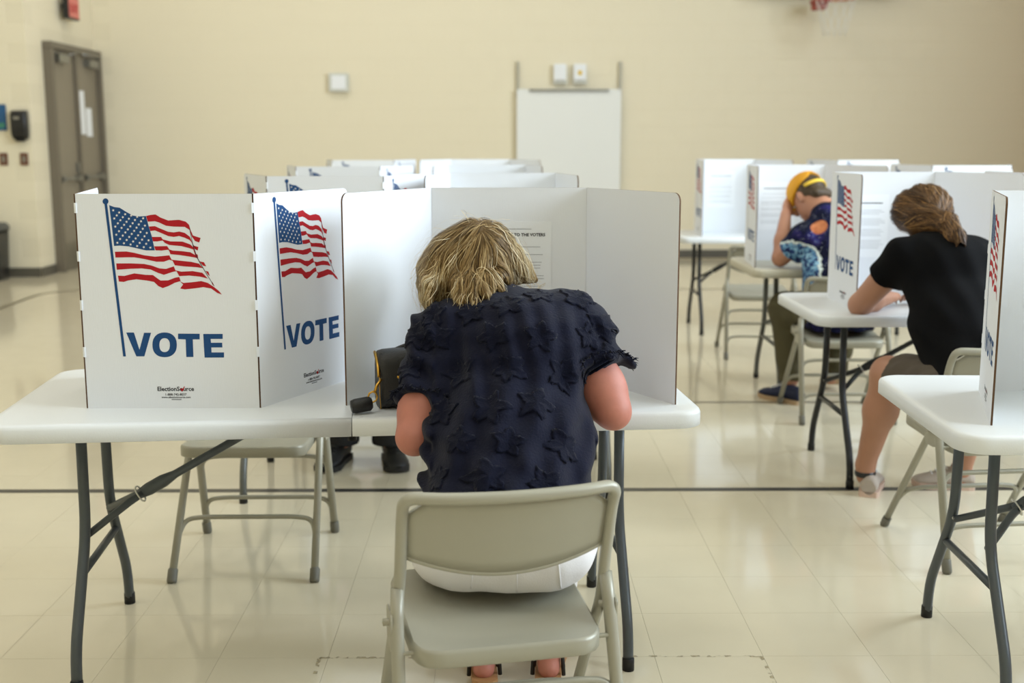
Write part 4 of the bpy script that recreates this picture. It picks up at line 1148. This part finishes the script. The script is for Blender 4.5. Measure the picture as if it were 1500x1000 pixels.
# ---------------------------------------------------------------- man in a yellow cap
def galaxy_material(cdye, cplanet):
    m = bpy.data.materials.new('galaxy_tie_dye'); m.use_nodes = True; nt = m.node_tree; N = nt.nodes; L = nt.links; p = N['Principled BSDF']
    p.inputs['Roughness'].default_value = .85; p.inputs['Specular IOR Level'].default_value = .15
    tc = N.new('ShaderNodeTexCoord')
    def dist(c):
        v = N.new('ShaderNodeVectorMath'); v.operation = 'DISTANCE'; v.inputs[1].default_value = c; L.new(tc.outputs['Object'], v.inputs[0]); return v.outputs['Value']
    def noise(s, det=4, w=0):
        n = N.new('ShaderNodeTexNoise'); n.inputs['Scale'].default_value = s; n.inputs['Detail'].default_value = det; n.inputs['Distortion'].default_value = w; L.new(tc.outputs['Object'], n.inputs['Vector']); return n.outputs[0]
    def ramp(f, stops):
        r = N.new('ShaderNodeValToRGB'); e = r.color_ramp.elements; e[0].position, e[0].color = stops[0][0], rgb(stops[0][1]); e[1].position, e[1].color = stops[-1][0], rgb(stops[-1][1])
        for (q, c) in stops[1:-1]: x = e.new(q); x.color = rgb(c)
        L.new(f, r.inputs[0]); return r.outputs[0]
    def mix(f, a, b):
        x = N.new('ShaderNodeMix'); x.data_type = 'RGBA'; L.new(f, x.inputs[0]); L.new(a, x.inputs[6]); L.new(b, x.inputs[7]); return x.outputs[2]
    def math_(op, a, b=None, v=0.0):
        x = N.new('ShaderNodeMath'); x.operation = op
        L.new(a, x.inputs[0])
        if b is not None: L.new(b, x.inputs[1])
        else: x.inputs[1].default_value = v
        return x.outputs[0]
    sky = ramp(noise(9, 6), [(.40, (9, 12, 30)), (.56, (16, 20, 50)), (.68, (44, 38, 98)), (.80, (84, 104, 170))])
    specks = math_('GREATER_THAN', noise(130, 1), None, .72)
    white = ramp(specks, [(0, (200, 206, 226)), (1, (200, 206, 226))]); sky = mix(specks, sky, white)
    dd = dist(cdye); wob = math_('MULTIPLY', noise(38, 2, .6), None, .035); de = math_('ADD', dd, wob)
    dye = ramp(noise(34, 5, 1.6), [(.38, (28, 24, 66)), (.49, (48, 70, 120)), (.56, (104, 156, 190)), (.70, (176, 206, 220))])
    rim = ramp(math_('MULTIPLY', de, None, 3.0), [(0, (0, 0, 0)), (1, (0, 0, 0))])
    inside = math_('LESS_THAN', de, None, .305); edge = math_('LESS_THAN', math_('ABSOLUTE', math_('SUBTRACT', de, None, .300)), None, .006)
    col = mix(inside, sky, dye); pale = ramp(dd, [(0, (206, 216, 214)), (1, (206, 216, 214))]); col = mix(edge, col, pale)
    pl = math_('LESS_THAN', dist(cplanet), None, .046); orange = ramp(noise(30, 3), [(.3, (156, 82, 50)), (.7, (206, 134, 92))]); col = mix(pl, col, orange)
    L.new(col, p.inputs['Base Color']); return m

def capped_man():
    base = Vector((1.775, 6.15, 0)); T = thing('person', 'person in a yellow cap and galaxy tie-dye shirt resting their head on one hand', 'person', tuple(base)); inv = Matrix.Translation(-base)
    def place(n, me, par=None):
        o = link(n, me, par or T)
        if par is None: o.matrix_parent_inverse = inv
        return o
    lsh, rsh = Wp(1178, 352, 6.42), Wp(1268, 345, 6.40); lel, rel = Wp(1143, 378, 6.50), np.array([2.12, 6.50, .79]); lwr, rwr = Wp(1151, 314, 6.60), np.array([1.86, 6.72, .785])
    pel = np.array([1.79, 6.17, .56]); ch = (lsh + rsh) / 2 + np.array([0, -.03, -.05]); nk = Wp(1212, 312, 6.50); hc = Wp(1184, 290, 6.60); hf = np.array([-.46, .56, -.68]); hu = np.array([-.30, .58, .72]); lat = np.array([1, 0, 0])
    hips = [np.array([1.70, 6.2, .55]), np.array([1.88, 6.2, .55])]; knees = [Wp(1151, 452, 6.52), np.array([1.98, 6.60, .52])]; ank = [Wp(1158, 556, 6.42), Wp(1222, 545, 6.62)]
    B = Field((1.3, 5.9, -.01), (2.35, 7.0, 1.4), .0075)
    R, at = head(B, hc, hf, hu, 1.05, nk)
    B.cap(pel, (pel + ch) / 2, .135, .13, .05, .75, lat); B.cap((pel + ch) / 2, ch, .13, .15, .05, .72, lat); B.cap(ch, nk, .10, .066, .05)
    for sh, el, wr, sd in ((lsh, lel, lwr, -1), (rsh, rel, rwr, 1)):
        B.cap(ch + (sh - ch) * .5, sh, .08, .064, .05); B.cap(sh, el, .060, .044, .03); B.cap(el, el + (wr - el) * .4, .044, .045, .02); B.cap(el + (wr - el) * .4, wr, .045, .030, .02)
    dh = at(-.035, .085, .055) - lwr; hand(B, lwr, dh, at(0, 0, .02) - lwr, 1.0, .55, 1)
    hand(B, rwr, np.array([-.5, .8, 0]), (0, .1, -1), 1.0, .5, -1)
    for i in (0, 1): B.cap(hips[i], knees[i], .09, .066, .04); B.cap(knees[i], ank[i], .06, .04, .03); B.cap(ank[i], ank[i] + np.array([0, .05, -.05]), .038, .032, .02)
    body = place('body', B.mesh('body', M_skin3)); eyes(at, body, M_iris)
    S = Field((1.35, 5.9, .45), (2.35, 6.9, 1.3), .0075); mid = (pel + ch) / 2
    S.cap(pel + np.array([0, -.02, -.04]), mid, .185, .17, .05, .84, lat, clip=[((0, 0, .456), (0, 0, -1))]); S.cap(mid, ch, .17, .172, .06, .78, lat); S.cap(lsh, rsh, .084, .084, .05); S.cap(Wp(1206, 326, 6.46), lsh + np.array([.02, 0, .01]), .075, .078, .05); S.cap(Wp(1222, 322, 6.46), rsh, .075, .078, .05); S.cap(ch, nk - (nk - ch) * .02, .125, .080, .06)
    for sh, el, fr_ in ((lsh, lel, .62), (rsh, rel, .6)):
        nrm = (el - sh) / np.linalg.norm(el - sh); cutp = sh + (el - sh) * fr_; S.cap(sh, sh + (el - sh) * .95, .078, .076, .04, clip=[(cutp, nrm)])
    S.disp(lambda P: .004 * np.sin(P[:, 2] * 40 + P[:, 0] * 22) + .003 * np.sin(P[:, 0] * 60))
    gm = galaxy_material(tuple(Wp(1165, 428, 6.40)), tuple(Wp(1200, 333, 6.26)))
    sm_ = S.mesh('t_shirt', gm, 1); so = place('t_shirt', sm_)
    # put the planet where the back of the shirt shows it
    h = bvh_of(sm_).ray_cast(Vector(_C), Vector(_ray(1200, 333)).normalized(), 20)
    if h[0] is not None:
        for n in gm.node_tree.nodes:
            if n.type == 'VECT_MATH' and abs(n.inputs[1].default_value[2] - Wp(1200, 333, 6.26)[2]) < .01: n.inputs[1].default_value = h[0]
    Pn = Field((1.35, 5.9, .0), (2.35, 6.85, .8), .008); Pn.cap(pel, pel + np.array([0, .05, .04]), .16, .15, .05, .82, lat)
    for i in (0, 1):
        Pn.ell(hips[i] + np.array([0, -.02, -.01]), (.118, .12, .10), None, .05); Pn.cap(hips[i], knees[i], .112, .088, .05); Pn.cap(knees[i], ank[i], .088, .066, .05, clip=[(ank[i] + np.array([0, 0, .0]), (0, 0, -1))])
    Pn.disp(lambda P: .004 * np.sin(P[:, 2] * 52 + P[:, 0] * 40) * np.clip((.4 - P[:, 2]) / .2, .2, 1))
    sl, PP = Pn.block(Pn.lo, Pn.lo + Pn.h * Pn.n); Pn.F[sl] = np.where(PP[..., 1] < 6.36, np.maximum(Pn.F[sl], .449 - PP[..., 2]), Pn.F[sl])
    place('trousers', Pn.mesh('trousers', M_olive, 1))
    M_nv = mat('navy_canvas', (22, 28, 56), .8); M_gum = mat('tan_rubber_sole', (178, 150, 116), .7)
    a = Vector(ank[0]); shoe(T, (a.x - base.x + .04, a.y - base.y - .10, 0), R_(38), .29, .105, M_nv, M_gum, laces=M_paper, h=1.05)
    a = Vector(ank[1]); shoe(T, (a.x - base.x, a.y - base.y - .07, .10), R_(-4), .29, .105, M_nv, M_gum, pitch=R_(-20), h=1.0)
    # cap: crown, brim, strap with opening at the back
    mh = hair_material('short_grey_brown_hair', [(52, 42, 32), (86, 72, 56), (118, 102, 82)])
    H = Field(hc - .25, hc + .25, .006); H.ell(at(0, -.02, .028), (.082, .102, .092), R, .02, clip=[(at(0, .02, 0), R[:, 1])]); H.cap(at(-.045, -.085, -.04), at(.045, -.085, -.04), .026, .026, .03)
    hm = H.mesh('hair', mh, 1); const_tone(hm, .4); ho = place('hair', hm)
    strands('hair_strands', hm, lambda p, n: Vector(nk) - p, 1400, 5, .006, .003, .0012, mh, 3, parent=ho)
    K = Field(hc - .28, hc + .28, .006); K.ell(at(0, -.008, .045), (.097, .118, .104), R, .01, clip=[(at(0, -.03, .042), -(R[:, 2] * .93 - R[:, 1] * .0 + R[:, 1] * .37))])
    K.ell(at(0, -.105, .06), (.042, .05, .042), R, 0, sub=True)
    co = place('cap', K.mesh('cap', M_cap, 1))
    rings = []
    for k in range(9):
        u = -1 + k / 4; ring = []
        y0 = .082 * math.sqrt(max(0, 1 - (u * .82) ** 2)); y1 = y0 + .072 * math.sqrt(max(.02, 1 - u * u))
        for (yy, dz) in ((y0, 0), (y1, 0), (y1, -.004), (y0, -.004)): ring.append(Vector(at(u * .078, yy, .052 - .016 * u * u - (yy - y0) * .35 + dz)))
        rings.append(ring)
    b = MB(); b.loft(rings); b.obj('brim', M_cap, co).matrix_parent_inverse = Matrix.Identity(4)
    b = MB(); rings = []
    for k in range(9):
        a_ = math.radians(-150 + 120 * k / 8); rings.append([Vector(at(.096 * math.cos(a_), -.008 + .115 * math.sin(a_) , z)) for z in (.012, .030)] + [Vector(at(.090 * math.cos(a_), -.008 + .108 * math.sin(a_), z)) for z in (.030, .012)])
    b.loft(rings); b.obj('strap', M_strap, co)
    b = MB(); b.lathe([(.008, 0), (.007, .005), (0, .007)], at(0, -.008, .141), R[:, 2], 10); b.obj('button', M_cap, co)
    return T
capped_man()

# ---------------------------------------------------------------- voter behind the second booth: only the shoes and cuffs show
def hidden_voter():
    base = Vector((-.61, 5.72, 0)); T = thing('person', 'person in black trousers and black shoes seated behind the booths', 'person', tuple(base)); inv = Matrix.Translation(-base)
    sL, sR = G(570, 676), G(502, 676)
    ank = [np.array([sL.x, 5.17, .10]), np.array([sR.x, 5.17, .10])]; hips = [np.array([-.52, 5.70, .55]), np.array([-.70, 5.70, .55])]; knees = [np.array([sL.x + .01, 5.28, .53]), np.array([sR.x - .01, 5.28, .53])]
    pel = np.array([-.61, 5.72, .56]); ch = np.array([-.61, 5.56, .93]); nk = np.array([-.61, 5.50, 1.03]); hc = np.array([-.61, 5.42, 1.12]); lat = np.array([1, 0, 0])
    B = Field((-1.05, 4.9, -.01), (-.15, 5.95, 1.32), .009); R, at = head(B, hc, (0, -.8, -.6), (0, -.6, .8), 1.0, nk)
    B.cap(pel, ch, .135, .14, .05, .75, lat); B.cap(ch, nk, .09, .06, .05)
    for s in (-1, 1):
        sh = ch + np.array([s * .17, 0, .03]); el = np.array([-.61 + s * .22, 5.38, .80]); wr = np.array([-.61 + s * .08, 5.16, .79]); B.cap(ch, sh, .07, .06, .05); B.cap(sh, el, .055, .042, .03); B.cap(el, wr, .042, .028, .02); hand(B, wr, (-s * .4, -1, -.05), (0, 0, -1), 1.0, .5, s)
    for i in (0, 1): B.cap(hips[i], knees[i], .085, .062, .04); B.cap(knees[i], ank[i], .058, .04, .03)
    o = link('body', B.mesh('body', M_skin3), T); o.matrix_parent_inverse = inv; eyes(at, o, M_iris)
    S = Field((-1.05, 5.0, .4), (-.15, 6.0, 1.2), .009); S.cap(pel, ch, .165, .165, .05, .8, lat, clip=[((0, 0, .55), (0, 0, -1))]); S.cap(ch, nk - (nk - ch) * .2, .11, .075, .06)
    for s in (-1, 1): sh = ch + np.array([s * .17, 0, .03]); el = np.array([-.61 + s * .22, 5.38, .80]); n_ = (el - sh) / np.linalg.norm(el - sh); S.cap(ch, sh, .09, .075, .05); S.cap(sh, el, .072, .062, .04, clip=[(sh + (el - sh) * .8, n_)])
    o = link('shirt', S.mesh('shirt', mat('charcoal_shirt', (52, 54, 58), .85), 1), T); o.matrix_parent_inverse = inv
    P_ = Field((-1.05, 5.0, 0), (-.15, 6.0, .8), .009); P_.cap(pel, pel + np.array([0, -.05, .04]), .155, .15, .05, .82, lat)
    for i in (0, 1): P_.cap(hips[i], knees[i], .105, .085, .05); P_.cap(knees[i], ank[i] + np.array([0, 0, -.03]), .085, .078, .05, clip=[((0, 0, .085), (0, 0, -1))])
    sl, PP = P_.block(P_.lo, P_.lo + P_.h * P_.n); P_.F[sl] = np.where(PP[..., 1] > 5.52, np.maximum(P_.F[sl], .449 - PP[..., 2]), P_.F[sl])
    o = link('trousers', P_.mesh('trousers', M_blackpant, 1), T); o.matrix_parent_inverse = inv
    H = Field(hc - .22, hc + .22, .009); H.ell(at(0, -.022, .035), (.084, .098, .092), R, .02); o = link('hair', H.mesh('hair', mat('dark_hair', (40, 30, 24), .6), 1), T); o.matrix_parent_inverse = inv
    for i, s in ((0, 1), (1, -1)):
        a = ank[i]; shoe(T, (a[0] - base.x, a[1] - base.y + .08, 0), R_(180 + s * 12), .29, .11, M_rubber, M_rubber, laces=M_black, h=1.1)
hidden_voter()

# ---------------------------------------------------------------- handbag on the front table
p = G(592, 600, TZ); t = thing('handbag', 'small black handbag with gold zipper lying on the table beside the blonde woman', 'bag', (p.x + .002, p.y + .06, TZ), R_(14))
M_bag = mat('black_grained_leather', (20, 20, 21), .42, bump=.5, bscale=260); M_gold = mat('gold_metal', (206, 160, 72), .3, metal=1.0)
rings = []
for (x, k) in ((-.078, .80), (-.074, .95), (-.06, 1.0), (.0, 1.05), (.1, 1.05), (.15, 1.0), (.165, .9)):
    ring = []
    for q in range(20):
        a = 2 * math.pi * q / 20; cy, cz = math.cos(a), math.sin(a); f = lambda v: math.copysign(abs(v) ** .6, v)
        ring.append(Vector((x, .062 * k * f(cy) * (1.0 if cz < 0 else .82), .076 + .076 * k * f(cz) - (.076 - .076 * k) * (1 if cz < 0 else 0))))
    rings.append(ring)
b = MB(); b.loft(rings); b.obj('body', M_bag, t)
zp = [Vector((-.083 + .012 * math.sin(k / 10 * math.pi) * -1 + .0, -.045 + .006 * k, .055 + .092 * math.sin(k / 10 * 1.9) )) for k in range(11)]
zp = [Vector((-.080, -.048 + .07 * u * u, .088 + .055 * u ** .8)) for u in [k / 8 for k in range(9)]]
b = MB(); b.tube(zp, .0042, 6); b.obj('zipper', M_gold, t)
b = MB(); b.tube([(-.08, -.062, .03 + .012 * k) if k else (-.078, -.062, .006) for k in range(6)], .0012, 5); b.obj('piping', M_gold, t)
b = MB(); b.tube([(-.075, -.058, .085), (-.088, -.066, .07), (-.094, -.07, .055)], .004, 6); b.tube([(-.1 + .012 * math.cos(k * .785), -.072, .042 + .014 * math.sin(k * .785)) for k in range(9)], .0026, 6, cap=False); b.obj('clasp', M_gold, t)
b = MB(); b.lathe([(0, 0), (.016, .002), (.019, .012), (.019, .05), (.014, .056), (0, .058)], (-.158, -.078, .02), (.93, .1, .1), 12); b.obj('tassel', M_bag, t)
b = MB(); pts = [Vector((-.05 + .18 * k / 10, .02, .135 + .028 * math.sin(k / 10 * math.pi))) for k in range(11)]; b.tube(pts, .006, 8); b.obj('handle', M_bag, t)
b = MB(); b.lathe([(0, 0), (.005, .0), (.005, .004), (0, .005)], (-.03, -.065, .09), (0, -1, 0), 10); b.obj('stud', M_gold, t)
